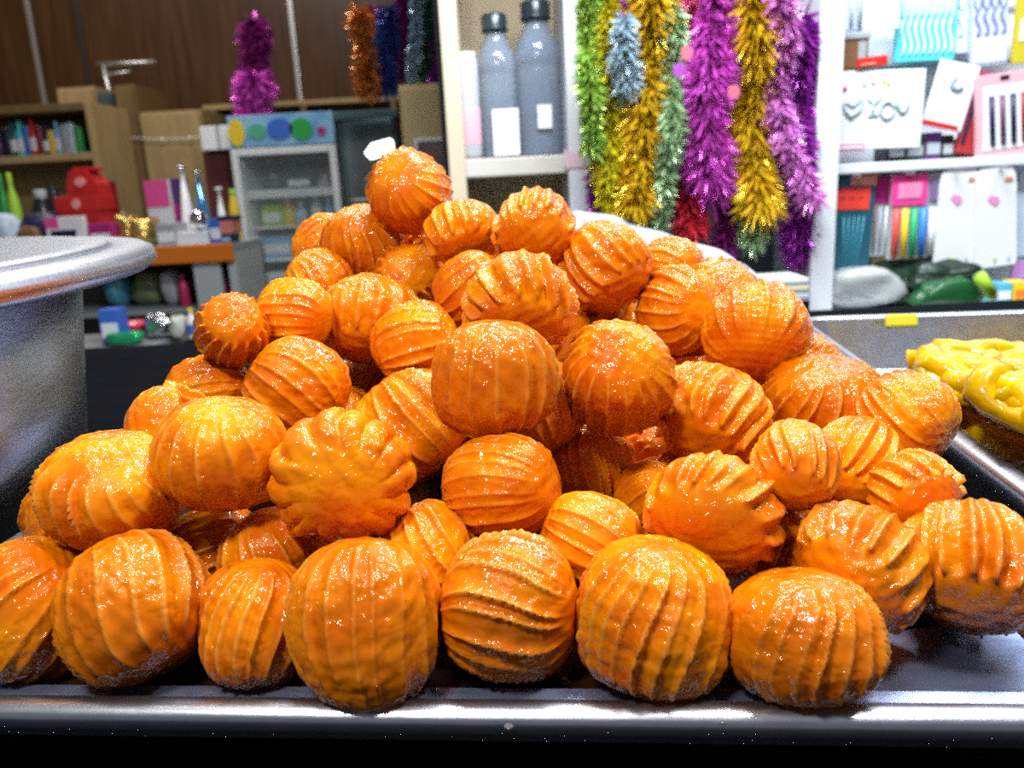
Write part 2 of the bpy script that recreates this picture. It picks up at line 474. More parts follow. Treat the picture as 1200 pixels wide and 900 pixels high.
make_bag()

# ------------------------------------------------------------------ the heap of fritters
# u, v, width, height in pixels, distance, axis angle in the picture, axis tilt towards the viewer, kind, label
FRITTERS = [
    (480, 226, 95, 92, 0.4765, 130, 50, 'B', 'topmost fritter crowning the heap, smooth cap up and spiral ridges down its side'),
    (427, 284, 90, 86, 0.4958, 100, 30, 'B', 'fritter propping up the topmost one on the side of the drinks fridge'),
    (386, 294, 84, 76, 0.5261, 45, 10, 'B', 'fritter mostly hidden behind the one that props up the topmost fritter'),
    (543, 271, 84, 80, 0.4570, -80, 35, 'S', 'small fritter with upright ridges and jagged crown, touching the topmost fritter'),
    (480, 328, 84, 82, 0.4826, 90, 60, 'S', 'yellow domed fritter ringed by blunt teeth, right below the topmost fritter'),
    (374, 334, 92, 76, 0.4818, -35, 0, 'B', 'low oblong fritter with slanting ridges, below the fritter propping the topmost one'),
    (344, 372, 90, 84, 0.4222, -10, 30, 'B', 'fritter with banded ridges wedged between a toothed and a fan-ridged one'),
    (437, 375, 118, 112, 0.4496, -85, 25, 'S', 'broad fan-ridged fritter with smooth belly, high on the slope below the yellow domed one'),
    (553, 340, 92, 84, 0.4377, 30, 10, 'B', 'plain fritter half hidden behind the big fan-crowned fritter at the middle of the heap'),
    (627, 267, 92, 92, 0.4392, -100, 62, 'S', 'pale-capped fritter with a frilled crown, the high one in front of the white shelf post'),
    (706, 314, 105, 108, 0.4416, -50, 15, 'S', 'deeply grooved fritter with slanting ridges beside the pale-capped high one, before the white bag'),
    (784, 320, 84, 78, 0.4849, 0, 40, 'B', 'fritter partly hidden in front of the white plastic bag'),
    (846, 348, 92, 80, 0.4632, 60, 40, 'B', 'fritter showing only its top between two big ones before the end of the white bag'),
    (795, 364, 95, 98, 0.4389, 10, 45, 'B', 'fritter with curved side ribs leaning on the big spiral one, below the white bag'),
    (886, 390, 120, 116, 0.4056, -80, 50, 'B', 'big fritter with spiral bands around its cap, the highest one beside the far steel tray'),
    (606, 360, 130, 120, 0.3506, -85, 42, 'S', 'big fan-crowned fritter with fluted top at the very middle of the heap'),
    (698, 378, 92, 96, 0.4789, -120, 40, 'S', 'small toothed fritter wedged behind the round one with rays from its cap'),
    (578, 444, 140, 140, 0.3204, 95, 8, 'B', 'big barrel fritter with fine vertical ridges in the middle of the heap'),
    (724, 445, 126, 134, 0.3427, 75, 60, 'B', 'round fritter with light rays running out from its small smooth cap'),
    (490, 405, 112, 90, 0.4169, 30, 10, 'B', 'oblong fritter lying behind the big vertical-ridged barrel, ridges slanting up'),
    (273, 388, 80, 96, 0.3975, 80, 60, 'S', "toothed fritter with yellow cap at the heap's edge above the black counter"),
    (348, 455, 130, 102, 0.3920, -40, 8, 'B', "oval fritter with slanting ridges below the toothed one at the heap's edge"),
    (245, 462, 104, 88, 0.4087, 20, 10, 'B', "smooth dark fritter at the heap's edge, mostly behind others, against the black counter"),
    (262, 532, 150, 136, 0.2946, 95, 18, 'B', 'pale round fritter with wide flat ribs above the dark gap over the front row'),
    (204, 502, 108, 94, 0.3251, 150, 30, 'S', 'rough-edged fritter hidden behind the pale wide-ribbed one'),
    (135, 576, 155, 128, 0.2933, 100, 35, 'B', 'smooth glossy squat fritter resting on the pair nearest the steel pot'),
    (90, 608, 112, 104, 0.3158, 70, 20, 'B', 'fritter behind the smooth squat one, facing the steel pot wall'),
    (400, 560, 162, 158, 0.2858, -95, 74, 'R', 'bright star-shaped fritter with rounded lobes and dome turned outward'),
    (482, 500, 122, 138, 0.3950, -45, 5, 'B', 'dark grooved fritter with slanting ridges between the lobed star and the big barrel'),
    (406, 498, 104, 90, 0.4279, 60, 20, 'S', 'small fritter peeking out above the bright lobed star'),
    (588, 571, 138, 120, 0.3025, 5, 28, 'B', 'squat fritter with a pale patch on its end, under the big vertical-ridged barrel'),
    (630, 486, 108, 104, 0.3563, -60, 10, 'B', 'dark fritter in the gap between the big barrel and the rayed round one'),
    (690, 544, 104, 106, 0.3736, 80, 10, 'B', 'shaded brown fritter deep in the gap below the rayed round one'),
    (764, 536, 98, 92, 0.3925, 60, 30, 'S', 'dark fritter with a yellow tip deep in the gap beside the thorny one'),
    (838, 488, 130, 128, 0.3580, -120, 35, 'S', 'thorny fritter with slanting ridges and a frilled edge below the spiral-banded one'),
    (812, 450, 106, 90, 0.4516, 10, 20, 'B', 'fritter with arched ribs hidden above the thorny one'),
    (768, 588, 100, 92, 0.3567, 30, 30, 'B', 'round dark fritter half behind the wide toothed star over the front row'),
    (833, 607, 155, 138, 0.2747, -110, 52, 'S', 'wide star fritter with sharp teeth and smooth orange face resting on the front row'),
    (932, 545, 94, 126, 0.2828, -100, 38, 'S', 'narrow upright shell-shaped fritter below the one lying with upright ridges'),
    (1003, 543, 92, 120, 0.3233, -120, 30, 'S', 'shell-shaped fritter leaning on the narrow upright shell'),
    (962, 470, 130, 90, 0.3836, 90, 30, 'B', 'fritter lying with upright crusty ridges below the spiral-banded one'),
    (1062, 490, 112, 102, 0.3372, -30, 20, 'B', "fritter with slanting folds at the heap's edge next to the yellow sweets"),
    (945, 430, 92, 76, 0.4249, 60, 40, 'S', 'rough fritter peeking out behind the spiral-banded one at the far tray'),
    (1068, 577, 100, 92, 0.2940, -45, 45, 'S', 'yellowish fritter with crusty edge, over the black gap beside the yellow sweets'),
    (1007, 665, 148, 146, 0.2661, -130, 48, 'S', 'sharp-toothed star fritter leaning behind the front-row end piece'),
    (1142, 662, 155, 155, 0.2674, -100, 32, 'S', 'fluted shell fritter standing apart on the bare tray floor beside the yellow sweets'),
    (1096, 644, 112, 116, 0.3048, 70, 10, 'B', 'dark fritter tucked behind the fluted shell on the tray floor'),
    (40, 715, 150, 162, 0.2821, 70, 18, 'B', 'front-row fritter by the tray rim, the one closest to the steel pot'),
    (160, 712, 166, 172, 0.2711, -55, 15, 'B', 'front-row fritter by the tray rim with slanting ridges, second from the steel pot'),
    (302, 732, 128, 160, 0.2685, 90, 5, 'B', 'narrow front-row fritter with upright ribs, half behind the tallest barrel'),
    (428, 726, 170, 196, 0.2561, 88, 8, 'B', 'tallest front-row barrel fritter with pale vertical ridges, overhanging the tray rim'),
    (595, 711, 170, 165, 0.2647, 0, 8, 'B', 'front-row fritter lying on its side with level ridges'),
    (765, 725, 175, 188, 0.2517, 80, 18, 'B', 'front-row egg-shaped fritter with ribs fanning from its smooth top'),
    (936, 741, 172, 162, 0.2433, 92, 14, 'B', 'front-row end fritter with wide flat ribs, next to the bare tray floor'),
    (692, 630, 125, 102, 0.2859, -20, 8, 'B', 'flat oblong fritter with level ridges behind the front-row egg-shaped one'),
    (500, 648, 124, 110, 0.2960, -40, 10, 'B', 'dark brown fritter in the shade behind the tallest front-row barrel'),
    (252, 652, 124, 112, 0.3199, 20, 10, 'B', 'shaded fritter in the dark gap under the pale wide-ribbed one'),
    (326, 652, 122, 112, 0.3010, 100, 20, 'B', 'shaded fritter in the dark gap under the bright lobed star'),
    (905, 632, 118, 108, 0.2976, 60, 30, 'S', 'shaded fritter in the gap between the wide toothed star and the sharp-toothed star'),
    (497, 300, 82, 80, 0.5212, 40, 20, 'B', 'fritter in shade right behind and below the topmost one'),
]
BURIED = [
    (0.0071, 0.5377, 0.0210, 0.0207), (-0.0860, 0.6270, 0.0216, 0.0212), (0.0130, 0.4628, 0.0233, 0.0219), (0.0907, 0.5196, 0.0221, 0.0198),
    (0.1039, 0.5959, 0.0234, 0.0225), (-0.0583, 0.5892, 0.0245, 0.0221), (-0.0672, 0.4575, 0.0214, 0.0211), (-0.0137, 0.3550, 0.0207, 0.0204),
    (0.0051, 0.6459, 0.0215, 0.0203), (-0.0835, 0.3410, 0.0201, 0.0197), (0.0449, 0.4974, 0.0210, 0.0205), (-0.1308, 0.4684, 0.0211, 0.0202),
    (-0.1388, 0.4177, 0.0229, 0.0205), (0.0165, 0.4022, 0.0221, 0.0196), (-0.0526, 0.5200, 0.0204, 0.0195), (-0.1700, 0.5056, 0.0201, 0.0201),
    (0.0622, 0.4438, 0.0225, 0.0196), (0.1406, 0.4478, 0.0228, 0.0222), (-0.0405, 0.6519, 0.0228, 0.0216), (-0.1282, 0.5253, 0.0230, 0.0203),
    (0.1454, 0.5283, 0.0234, 0.0198), (0.0628, 0.5561, 0.0226, 0.0224), (-0.0296, 0.5508, 0.0228, 0.0204), (0.0059, 0.5884, 0.0255, 0.0225),
    (0.1382, 0.5686, 0.0232, 0.0222), (-0.1609, 0.5483, 0.0219, 0.0200), (0.0774, 0.6288, 0.0233, 0.0206), (0.1737, 0.4778, 0.0214, 0.0212),
    (-0.1677, 0.4468, 0.0199, 0.0198), (0.0836, 0.4759, 0.0233, 0.0195), (-0.0385, 0.4838, 0.0229, 0.0200), (-0.0222, 0.6159, 0.0226, 0.0196),
    (0.1440, 0.3987, 0.0222, 0.0205), (0.1238, 0.4884, 0.0239, 0.0207), (0.1281, 0.3406, 0.0206, 0.0201), (-0.0030, 0.5025, 0.0313, 0.0197),
    (-0.0234, 0.4500, 0.0389, 0.0217), (-0.0671, 0.5535, 0.0438, 0.0211), (0.0463, 0.4137, 0.0409, 0.0200), (0.0650, 0.5916, 0.0429, 0.0196),
    (-0.0133, 0.4100, 0.0445, 0.0207), (0.1022, 0.5520, 0.0435, 0.0202), (-0.0500, 0.6213, 0.0491, 0.0201), (-0.1427, 0.5008, 0.0485, 0.0206),
    (0.0721, 0.5015, 0.0481, 0.0196), (-0.0896, 0.5983, 0.0476, 0.0198), (-0.1193, 0.4407, 0.0504, 0.0208), (-0.0355, 0.5760, 0.0561, 0.0205),
    (0.0147, 0.6206, 0.0519, 0.0205), (-0.0368, 0.5075, 0.0530, 0.0199), (-0.0767, 0.5166, 0.0564, 0.0208), (0.1123, 0.5120, 0.0564, 0.0209),
    (-0.0540, 0.4745, 0.0598, 0.0207), (0.0027, 0.4751, 0.0636, 0.0216), (0.0075, 0.5296, 0.0594, 0.0209), (0.0116, 0.5707, 0.0627, 0.0222),
    (0.0119, 0.3809, 0.0562, 0.0198), (0.0575, 0.5357, 0.0614, 0.0216), (-0.1029, 0.5425, 0.0668, 0.0203), (-0.0331, 0.5393, 0.0749, 0.0212),
    (-0.0110, 0.6022, 0.0753, 0.0204), (0.0641, 0.5736, 0.0769, 0.0197), (-0.0797, 0.5769, 0.0762, 0.0200), (0.0242, 0.5057, 0.0869, 0.0213),
    (-0.0167, 0.4972, 0.0893, 0.0198), (-0.0381, 0.5797, 0.0948, 0.0204), (0.0301, 0.5548, 0.0993, 0.0221), (0.0649, 0.5108, 0.0920, 0.0197),
    (0.0127, 0.5185, 0.1231, 0.0218),
    (-.089, .486, .0440, .0175), (.0270, .4320, .0730, .0215),
]

def fritter_mesh(name, a, c, kind, seed, nphi=168, nth=78):
    """a ribbed ball of dough: a across the ribs, c along its axis (half sizes in metres)"""
    rg = np.random.default_rng(seed)
    t = np.linspace(0, math.pi, nth)[1:-1][:, None]
    ph = np.linspace(0, 2 * math.pi, nphi, endpoint=False)[None, :]
    n = {'B': int(rg.integers(17, 23)), 'S': int(rg.integers(15, 19)), 'R': 14}[kind]
    tw = rg.uniform(.04, .30) * rg.choice([-1, 1]) * (1.0 if kind == 'B' else .6)
    wob = .10 * np.sin(t * rg.uniform(1.5, 3) + rg.uniform(0, 6)) + .05 * np.sin(2 * ph + rg.uniform(0, 6)) + .03 * np.sin(3 * ph + t * 2)
    phase = (ph + tw * (t - 1.57) + wob) * n / (2 * math.pi)
    idx = np.floor(phase).astype(int) % n
    x = phase - np.floor(phase)
    jit = rg.uniform(-.24, .24, n)[idx]; amp = rg.uniform(.4, 1.25, n)[idx]
    xx = np.abs(2 * np.clip(x + jit * np.sin(math.pi * x), 0, 1) - 1)          # 0 on the crest, 1 in the groove
    s, k = np.sin(t), np.cos(t)
    pw = {'B': .80, 'S': .88, 'R': .86}[kind]
    rho = np.sign(s) * np.abs(s) ** pw; z = np.sign(k) * np.abs(k) ** (pw + .06)
    def sm(v, lo, hi):
        q = np.clip((v - lo) / (hi - lo), 0, 1); return q * q * (3 - 2 * q)
    if kind == 'B':
        crest = .75 * np.exp(-(xx / .24) ** 2) + .25 * (1 - xx)
        env = sm(t, .30, .95) * (1 - sm(t, 2.35, 2.95))
        env = env * (.85 + .25 * np.sin(ph * 1 + t + rg.uniform(0, 6)))
        A = rg.uniform(.10, .14)
        r = rho * (1 + A * amp * env * (crest - .45)) ; zz = z * np.ones_like(ph)
    elif kind == 'S':
        crest = (1 - xx) ** 1.5
        t0 = rg.uniform(.72, .95)
        env = sm(t, t0, t0 + .22) * (1 - .75 * sm(t, 1.7, 2.9))
        A = rg.uniform(.15, .21)
        side = .8 + .3 * np.sin(ph + rg.uniform(0, 6))
        r = rho * (1 + A * amp * side * env * (crest - .55)) * (1 - .10 * sm(t, 1.5, 3.0))
        zz = z + .16 * env * crest * amp * np.exp(-((t - t0 - .25) / .35) ** 2) - .10 * (1 - crest) * env * np.exp(-((t - t0 - .2) / .3) ** 2)
    else:
        crest = np.sqrt(np.clip(1 - xx ** 2, 0, 1))
        env = sm(t, .35, .95) * (1 - .6 * sm(t, 2.4, 3.0))
        r = rho * (1 + .17 * amp * env * (crest - .75)); zz = z + .05 * env * crest
    X = r * np.cos(ph); Y = r * np.sin(ph); Z = zz * np.ones_like(ph)
    D3 = np.stack([X, Y, Z], -1)
    pole = np.array([[[0, 0, 1.0]], [[0, 0, -1.0]]])
    pts = np.concatenate([D3.reshape(-1, 3), pole.reshape(-1, 3)])
    lump = np.ones(len(pts))
    for q in range(6):
        kv = rg.normal(size=3) * (1.6 if q < 4 else 3.2)
        lump += (.020 if q < 4 else .010) * np.sin(pts @ kv + rg.uniform(0, 6))
    for q in range(8):
        kv = rg.normal(size=3) * 13
        lump += .0035 * np.sin(pts @ kv + rg.uniform(0, 6))
    pts = pts * lump[:, None]
    ext = np.abs(np.percentile(pts[:, :2], [1, 99], axis=0)).mean()
    pts[:, :2] *= .985 / ext
    pts[:, 2] *= .99 / np.abs(pts[:, 2]).max()
    pts = pts * np.array([a, a, c])
    m_ = nth - 2; N0 = m_ * nphi
    i = np.arange(m_ - 1)[:, None] * nphi; j = np.arange(nphi)[None, :]; j2 = (j + 1) % nphi
    quads = np.stack([i + j, i + nphi + j, i + nphi + j2, i + j2], -1).reshape(-1, 4)
    jj = np.arange(nphi); jn = (jj + 1) % nphi
    top = np.stack([np.full(nphi, N0), jj, jn], -1); bot = np.stack([np.full(nphi, N0 + 1), (m_ - 1) * nphi + jn, (m_ - 1) * nphi + jj], -1)
    me = bpy.data.meshes.new(name)
    loops = np.concatenate([quads.ravel(), top.ravel(), bot.ravel()]).astype(np.int32)
    nq = len(quads); nf = nq + 2 * nphi
    starts = np.concatenate([np.arange(nq) * 4, nq * 4 + np.arange(2 * nphi) * 3]).astype(np.int32)
    me.vertices.add(len(pts)); me.vertices.foreach_set('co', pts.astype(np.float32).ravel())
    me.loops.add(len(loops)); me.loops.foreach_set('vertex_index', loops)
    me.polygons.add(nf); me.polygons.foreach_set('loop_start', starts)
    me.polygons.foreach_set('use_smooth', np.ones(nf, bool))
    me.update(calc_edges=True); me.validate()
    at_ = me.attributes.new('crest', 'FLOAT', 'POINT')
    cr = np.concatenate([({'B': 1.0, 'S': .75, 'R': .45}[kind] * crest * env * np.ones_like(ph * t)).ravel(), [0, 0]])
    at_.data.foreach_set('value', cr.astype(np.float32))
    me.materials.append(M_fritter)
    return me

GROUP_F = 'syrup fritters in the heap'
for i, (u, v, w, h, d, ang, tilt, kind, label) in enumerate(FRITTERS):
    ray = FW + RT * ((u - 600) / FPX) - UP * ((v - 450) / FPX)
    pos = CAM + ray * d
    tv = (-ray).normalized()
    rx = (RT - tv * RT.dot(tv)).normalized(); uy = tv.cross(rx)
    A_, E_ = math.radians(ang), math.radians(tilt)
    ax = (rx * math.cos(A_) + uy * math.sin(A_)) * math.cos(E_) + tv * math.sin(E_)
    hw, hh = w / 2 * d / FPX, h / 2 * d / FPX
    al = math.hypot(hw * math.cos(A_), hh * math.sin(A_)); ac = math.hypot(hw * math.sin(A_), hh * math.cos(A_))
    c2 = (al ** 2 - (ac * math.sin(E_)) ** 2) / max(math.cos(E_) ** 2, .05)
    cc = min(max(math.sqrt(max(c2, 0)), .80 * ac), 1.22 * ac)
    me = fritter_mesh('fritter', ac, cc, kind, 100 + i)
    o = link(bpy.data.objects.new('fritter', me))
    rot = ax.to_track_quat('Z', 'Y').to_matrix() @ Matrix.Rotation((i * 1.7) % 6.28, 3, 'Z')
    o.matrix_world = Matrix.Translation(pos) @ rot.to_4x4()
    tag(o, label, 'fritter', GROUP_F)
base = [fritter_mesh('fritter', 1, .95, k, 300 + q, 72, 40) for q, k in enumerate('BBSB')]
for me in base:
    pass
for i, (x, y, z, r) in enumerate(BURIED):
    o = link(bpy.data.objects.new('fritter', base[i % 4]))
    o.scale = (r, r, r); o.location = (x, y, Z0 + z)
    o.rotation_euler = ((i * 1.3) % 3, (i * 2.1) % 3, (i * .7) % 6)
    tag(o, 'syrup fritter buried inside the heap under the outer ones', 'fritter', 'fritters buried in the heap')

# ------------------------------------------------------------------ the shop behind: helpers
PAL = {}
def pm(name, c, rough=.4, **k):
    if name not in PAL: PAL[name] = mat(name, c, rough, **k)
    return PAL[name]
RED = pm('red_card', (.60, .025, .02)); DRED = pm('dark_red', (.28, .012, .02)); PINK = pm('pink_card', (.85, .10, .36))
MAG = pm('magenta_card', (.42, .02, .20)); NAVY = pm('navy', (.012, .016, .06)); BLUE = pm('blue_card', (.05, .16, .62))
SKY = pm('sky_blue', (.28, .55, .85)); CYAN = pm('cyan_card', (.10, .72, .80)); TEAL = pm('teal', (.02, .10, .12))
GREEN = pm('green_card', (.03, .38, .08)); LIME = pm('lime', (.36, .62, .04)); YELLOW = pm('yellow_card', (.85, .62, .03))
ORANGE = pm('orange_edge', (.80, .20, .015)); WHITE = pm('white_card', (.86, .88, .90)); GREY = pm('grey_card', (.38, .42, .44))
DARK = pm('dark_plastic', (.018, .02, .025), .25); BROWN = pm('brown_card', (.20, .10, .045)); GOLD = pm('gold_foil', (.75, .50, .14), .28, metal=.9, bump=.4, bscale=40)
OLIVE = pm('olive_bag', (.14, .17, .08), .35); SALMON = pm('salmon', (.72, .26, .20)); PURPLE = pm('purple_card', (.10, .03, .16))
SILVER = pm('silver_foil', (.75, .78, .82), .18, metal=1.0, bump=.5, bscale=50); PALEB = pm('pale_blue', (.55, .68, .82))
CLEAR = pm('clear_pack', (.80, .88, .95), .12, alpha=.35); GLASS = pm('thin_glass', (.75, .88, .88), .05, alpha=.08)
FILM = pm('clear_film', (.85, .9, .95), .15, alpha=.22); BGREEN = pm('dark_green', (.015, .10, .03), .3)

def pbox(name, u0, v0, u1, v1, y, dep, m, label=None, cat=None, group=None, parent=None, bev=.003, zb=None, zt=None):
    x0, x1, z0, z1 = rect(u0, v0, u1, v1, y)
    if zb is not None: z0 = zb
    if zt is not None: z1 = zt
    if parent is not None:
        o = box(name, x0 - parent.location.x, x1 - parent.location.x, y - parent.location.y, y + dep - parent.location.y,
                z0 - parent.location.z, z1 - parent.location.z, m, parent, bev)
        return o
    cx, cy = (x0 + x1) / 2, y + dep / 2
    o = box(name, x0 - cx, x1 - cx, -dep / 2, dep / 2, 0, z1 - z0, m, None, bev); o.location = (cx, cy, z0)
    o['w'] = x1 - x0; o['h'] = z1 - z0; o['d'] = dep
    if label: tag(o, label, cat, group)
    return o

def face(o, name, fx0, fx1, fz0, fz1, m, t=.0015, shape='box'):
    """a flat piece on the front of a box thing, in fractions of its front"""
    w, h, d = o['w'], o['h'], o['d']
    x0, x1, z0, z1 = -w / 2 + w * fx0, -w / 2 + w * fx1, h * fz0, h * fz1
    if shape == 'box':
        return box(name, x0, x1, -d / 2 - t, -d / 2, z0, z1, m, o, min(t * .4, .0008))
    pts = [((x0 + x1) / 2 + (x1 - x0) / 2 * math.cos(a), (z0 + z1) / 2 + (z1 - z0) / 2 * math.sin(a)) for a in [2 * math.pi * k / 20 for k in range(20)]]
    return slab(name, pts, -d / 2 - t, -d / 2, m, o)

def carton(name, u0, v0, u1, v1, y, dep, m, label, cat='box', band=None, zb=None, lid=None, group=None):
    o = pbox(name, u0, v0, u1, v1, y, dep, m, label, cat, group, None, .003, zb)
    if band: face(o, 'label_band', .08, .92, .2, .62, band)
    if lid:
        w, h, d = o['w'], o['h'], o['d']
        box('lid', -w / 2 - .004, w / 2 + .004, -d / 2 - .004, d / 2 + .004, h - h * .22, h + .003, lid, o, .003)
    return o

def bottle(name, u, v0, v1, wpx, y, m, capm, label, cat='bottle', group=None, zb=None, shape='round', lab=None, seg=20):
    p = at(u, v1, y); top = at(u, v0, y)
    zb = p.z if zb is None else zb
    h = top.z - zb; r = wpx / 2 * (y / FW.y) / FPX * .97
    t = thing(name, label, cat, (p.x, y + r, zb), 0, group)
    if shape == 'can':
        prof = [(0, 0), (r * .85, 0), (r, h * .06), (r, h * .9), (r * .86, h * .96), (r * .8, h * .97), (0, h * .97)]
    elif shape == 'jar':
        prof = [(0, 0), (r * .9, 0), (r, h * .05), (r, h * .62), (r * .6, h * .82), (r * .5, h * .88), (0, h * .88)]
    else:
        prof = [(0, 0), (r * .9, 0), (r, h * .03), (r, h * .55), (r * .8, h * .70), (r * .38, h * .82), (r * .36, h * .9), (0, h * .9)]
    lathe('body', prof, m, t, seg)
    if shape == 'can':
        lathe('lid', [(0, h * .965), (r * .82, h * .965), (r * .84, h), (r * .78, h), (r * .74, h * .985), (0, h * .985)], capm, t, seg)
    else:
        q = .55 if shape == 'jar' else .44
        lathe('cap', [(r * q, h * .86), (r * q * 1.02, h * .99), (r * q * .9, h), (0, h)], capm, t, seg)
    if lab:
        lathe('paper_label', [(r * 1.005, h * .15), (r * 1.02, h * .16), (r * 1.02, h * .48), (r * 1.005, h * .49)], lab, t, seg)
    return t

def cone(name, u, v0, v1, wpx, y, m, tipm, label, zb):
    p = at(u, v1, y); top = at(u, v0, y); r = wpx / 2 * y / FPX; h = top.z - zb
    t = thing(name, label, 'party hat', (p.x, y + r, zb))
    lathe('cone', [(r * 1.04, 0), (r, .004), (.004, h * .95), (0, h * .95)], m, t, 20)
    lathe('pompom', [(0, h * .93), (.012, h * .945), (.015, h * .97), (.011, h * .992), (0, h)], tipm, t, 12)
    return t

def blob(name, u0, v0, u1, v1, y, dep, m, label, cat, zb=None, seed=0, amp=.18, group=None, sub=(28, 18)):
    """a soft heap: crumpled bag, cloth, wrapped goods"""
    x0, x1, z0, z1 = rect(u0, v0, u1, v1, y)
    if zb is not None: z0 = zb
    rn = np.random.default_rng(seed); nu, nv = sub
    V, Fc = [], []
    ks = [(rn.normal(size=3) * s, rn.uniform(0, 6), a) for s, a in [(2, .5), (3, .4), (5, .25), (8, .15), (12, .1)] * 2]
    for j in range(nv + 1):
        ph = math.pi * j / nv
        for i in range(nu):
            th = 2 * math.pi * i / nu
            n = np.array([math.sin(ph) * math.cos(th), math.sin(ph) * math.sin(th), math.cos(ph)])
            q = np.sign(n) * np.abs(n) ** .75
            f_ = 1 + amp * sum(a * math.sin(float(k @ n) + o) for k, o, a in ks) * .5
            V.append((q[0] * (x1 - x0) / 2 * f_, q[1] * dep / 2 * f_, (z1 - z0) / 2 + q[2] * (z1 - z0) / 2 * (f_ if q[2] > -.5 else 1)))
    for j in range(nv):
        for i in range(nu):
            Fc.append((j * nu + i, (j + 1) * nu + i, (j + 1) * nu + (i + 1) % nu, j * nu + (i + 1) % nu))
    o = npmesh(name, V, Fc, m); o.location = ((x0 + x1) / 2, y + dep / 2, z0)
    return tag(o, label, cat, group)

# ------------------------------------------------------------------ back of the shop: boards, wall shelf, fridge
def board(name, u0, u1, vt, y, dep, m, label, cat='cabinet', door=None):
    x0, x1, _, z1 = rect(u0, vt, u1, vt + 120, y); z1 = at((u0 + u1) / 2, vt, y).z
    t = thing(name, label, cat, ((x0 + x1) / 2, y + dep / 2, 0))
    w = x1 - x0
    box('carcass', -w / 2, w / 2, -dep / 2 + .02, dep / 2, .0, z1, m, t, .003)
    box('door', -w / 2 + .006, w / 2 - .006, -dep / 2, -dep / 2 + .019, .06, z1 - .015, door or m, t, .003)
    box('handle', w / 2 - .04, w / 2 - .03, -dep / 2 - .015, -dep / 2, z1 * .55, z1 * .55 + .1, M_alu, t, .002)
    return t
board('tall_cabinet', 74, 118, 101, 3.9, .4, M_tanwood, 'tall tan wooden cabinet next to the shelf of cans')
board('narrow_locker', 121, 138, 108, 3.9, .4, pm('locker_green', (.05, .085, .08)), 'narrow dark green locker between two wooden cabinets')
board('brown_cabinet', 140.5, 164, 98, 3.9, .4, M_brownboard, 'dark brown cabinet beside the narrow green locker')
board('low_cabinet', 170, 242, 129, 3.9, .4, M_tanwood, 'wide tan cabinet with a flat top under the brown wall panels')

# wall shelf behind the fridge
ws = thing('wall_shelf', 'long wooden wall shelf below the brown panels, behind the drinks fridge', 'shelf', (0, YB - .3, 0))
zs = at(360, 117, YB - .3).z
x0, x1 = at(236, 120, YB - .3).x, at(472, 110, YB - .3).x
box('shelf_board', x0, x1, 0, .29, zs - .025, zs, M_tanwood, ws, .003)
box('back_board', x0, x1, .27, .29, zs - .5, zs - .026, M_tanwood, ws, .002)
for q in (.05, .5, .95):
    xx = x0 + (x1 - x0) * q
    box('bracket', xx - .015, xx + .015, .0, .27, zs - .14, zs - .026, M_brownboard, ws, .003)

# rod on the wall
pr = at(114, 76, YB - .26)
rod = thing('hanging_rod', 'thin metal rod arm sticking out above the tan cabinets', 'rod', (pr.x, YB - .26, pr.z))
L_ = at(182, 75, YB - .26).x - pr.x
tube('arm', [(0, 0, 0), (L_, 0, .0)], .012, M_alu, rod)
tube('stay', [(.03, 0, -.05), (L_ * .55, 0, -.04)], .008, M_alu, rod)
tube('drop_bar', [(.03, 0, 0), (.05, 0, -.32)], .012, M_alu, rod)
tube('wall_mount', [(.03, 0, -.16), (.03, .255, -.16)], .014, M_alu, rod)

# shelf with cans
YS = 3.45
sh = thing('can_shelf', 'wooden wall unit with two shelves of cans beside the tan cabinet', 'shelf', (0, YS, 0))
zt1 = at(50, 122, YS).z; zt2 = at(50, 181, YS).z
xa, xb = -2.6, at(104, 160, YS).x
box('top_board', xa, xb, 0, .32, zt1 - .03, zt1, M_brownboard, sh, .003)
box('shelf_board', xa, xb, 0, .32, zt2 - .03, zt2, M_tanwood, sh, .003)
box('back_board', xa, xb, .32, .34, .0, zt1, M_tanwood, sh, .002)
box('side_board', xb, xb + .025, 0, .34, 0.0, zt1, M_tanwood, sh, .003)
cans = [(-6, 20, 160, PURPLE, 'can'), (9, 15, 150, NAVY, 'can'), (17, 10, 142, TEAL, 'round'), (25, 12, 140, CYAN, 'round'), (33, 10, 147, BLUE, 'can'), (40, 11, 138, RED, 'round'),
        (48, 10, 148, DRED, 'can'), (55, 9, 146, NAVY, 'round'), (62, 10, 152, YELLOW, 'can'), (69, 8, 142, SKY, 'round'), (77, 12, 145, GREY, 'can'), (85, 11, 143, PALEB, 'can'), (94, 10, 148, GREEN, 'can')]
cl = ['purple can at the open end of the wall shelf', 'navy blue can beside the purple can on the wall shelf', 'slim teal bottle on the wall shelf', 'bright turquoise bottle on the wall shelf',
      'blue can between turquoise and red bottles on the wall shelf', 'red bottle with red cap on the wall shelf', 'dark red can next to the red bottle on the wall shelf', 'navy bottle beside the yellow can on the wall shelf',
      'yellow can on the wall shelf', 'pale blue bottle with white label on the wall shelf', 'grey can on the wall shelf', 'light blue can next to the grey can on the wall shelf', 'green can at the cabinet end of the wall shelf']
for (u, w, v0, m, s), lb in zip(cans, cl):
    bottle('can' if s == 'can' else 'bottle', u, v0, 181, w, YS + .08, m, M_alu if s == 'can' else m, lb, 'can' if s == 'can' else 'bottle', 'cans and bottles on the wall shelf', zt2, s, WHITE if s == 'round' else None, 14)

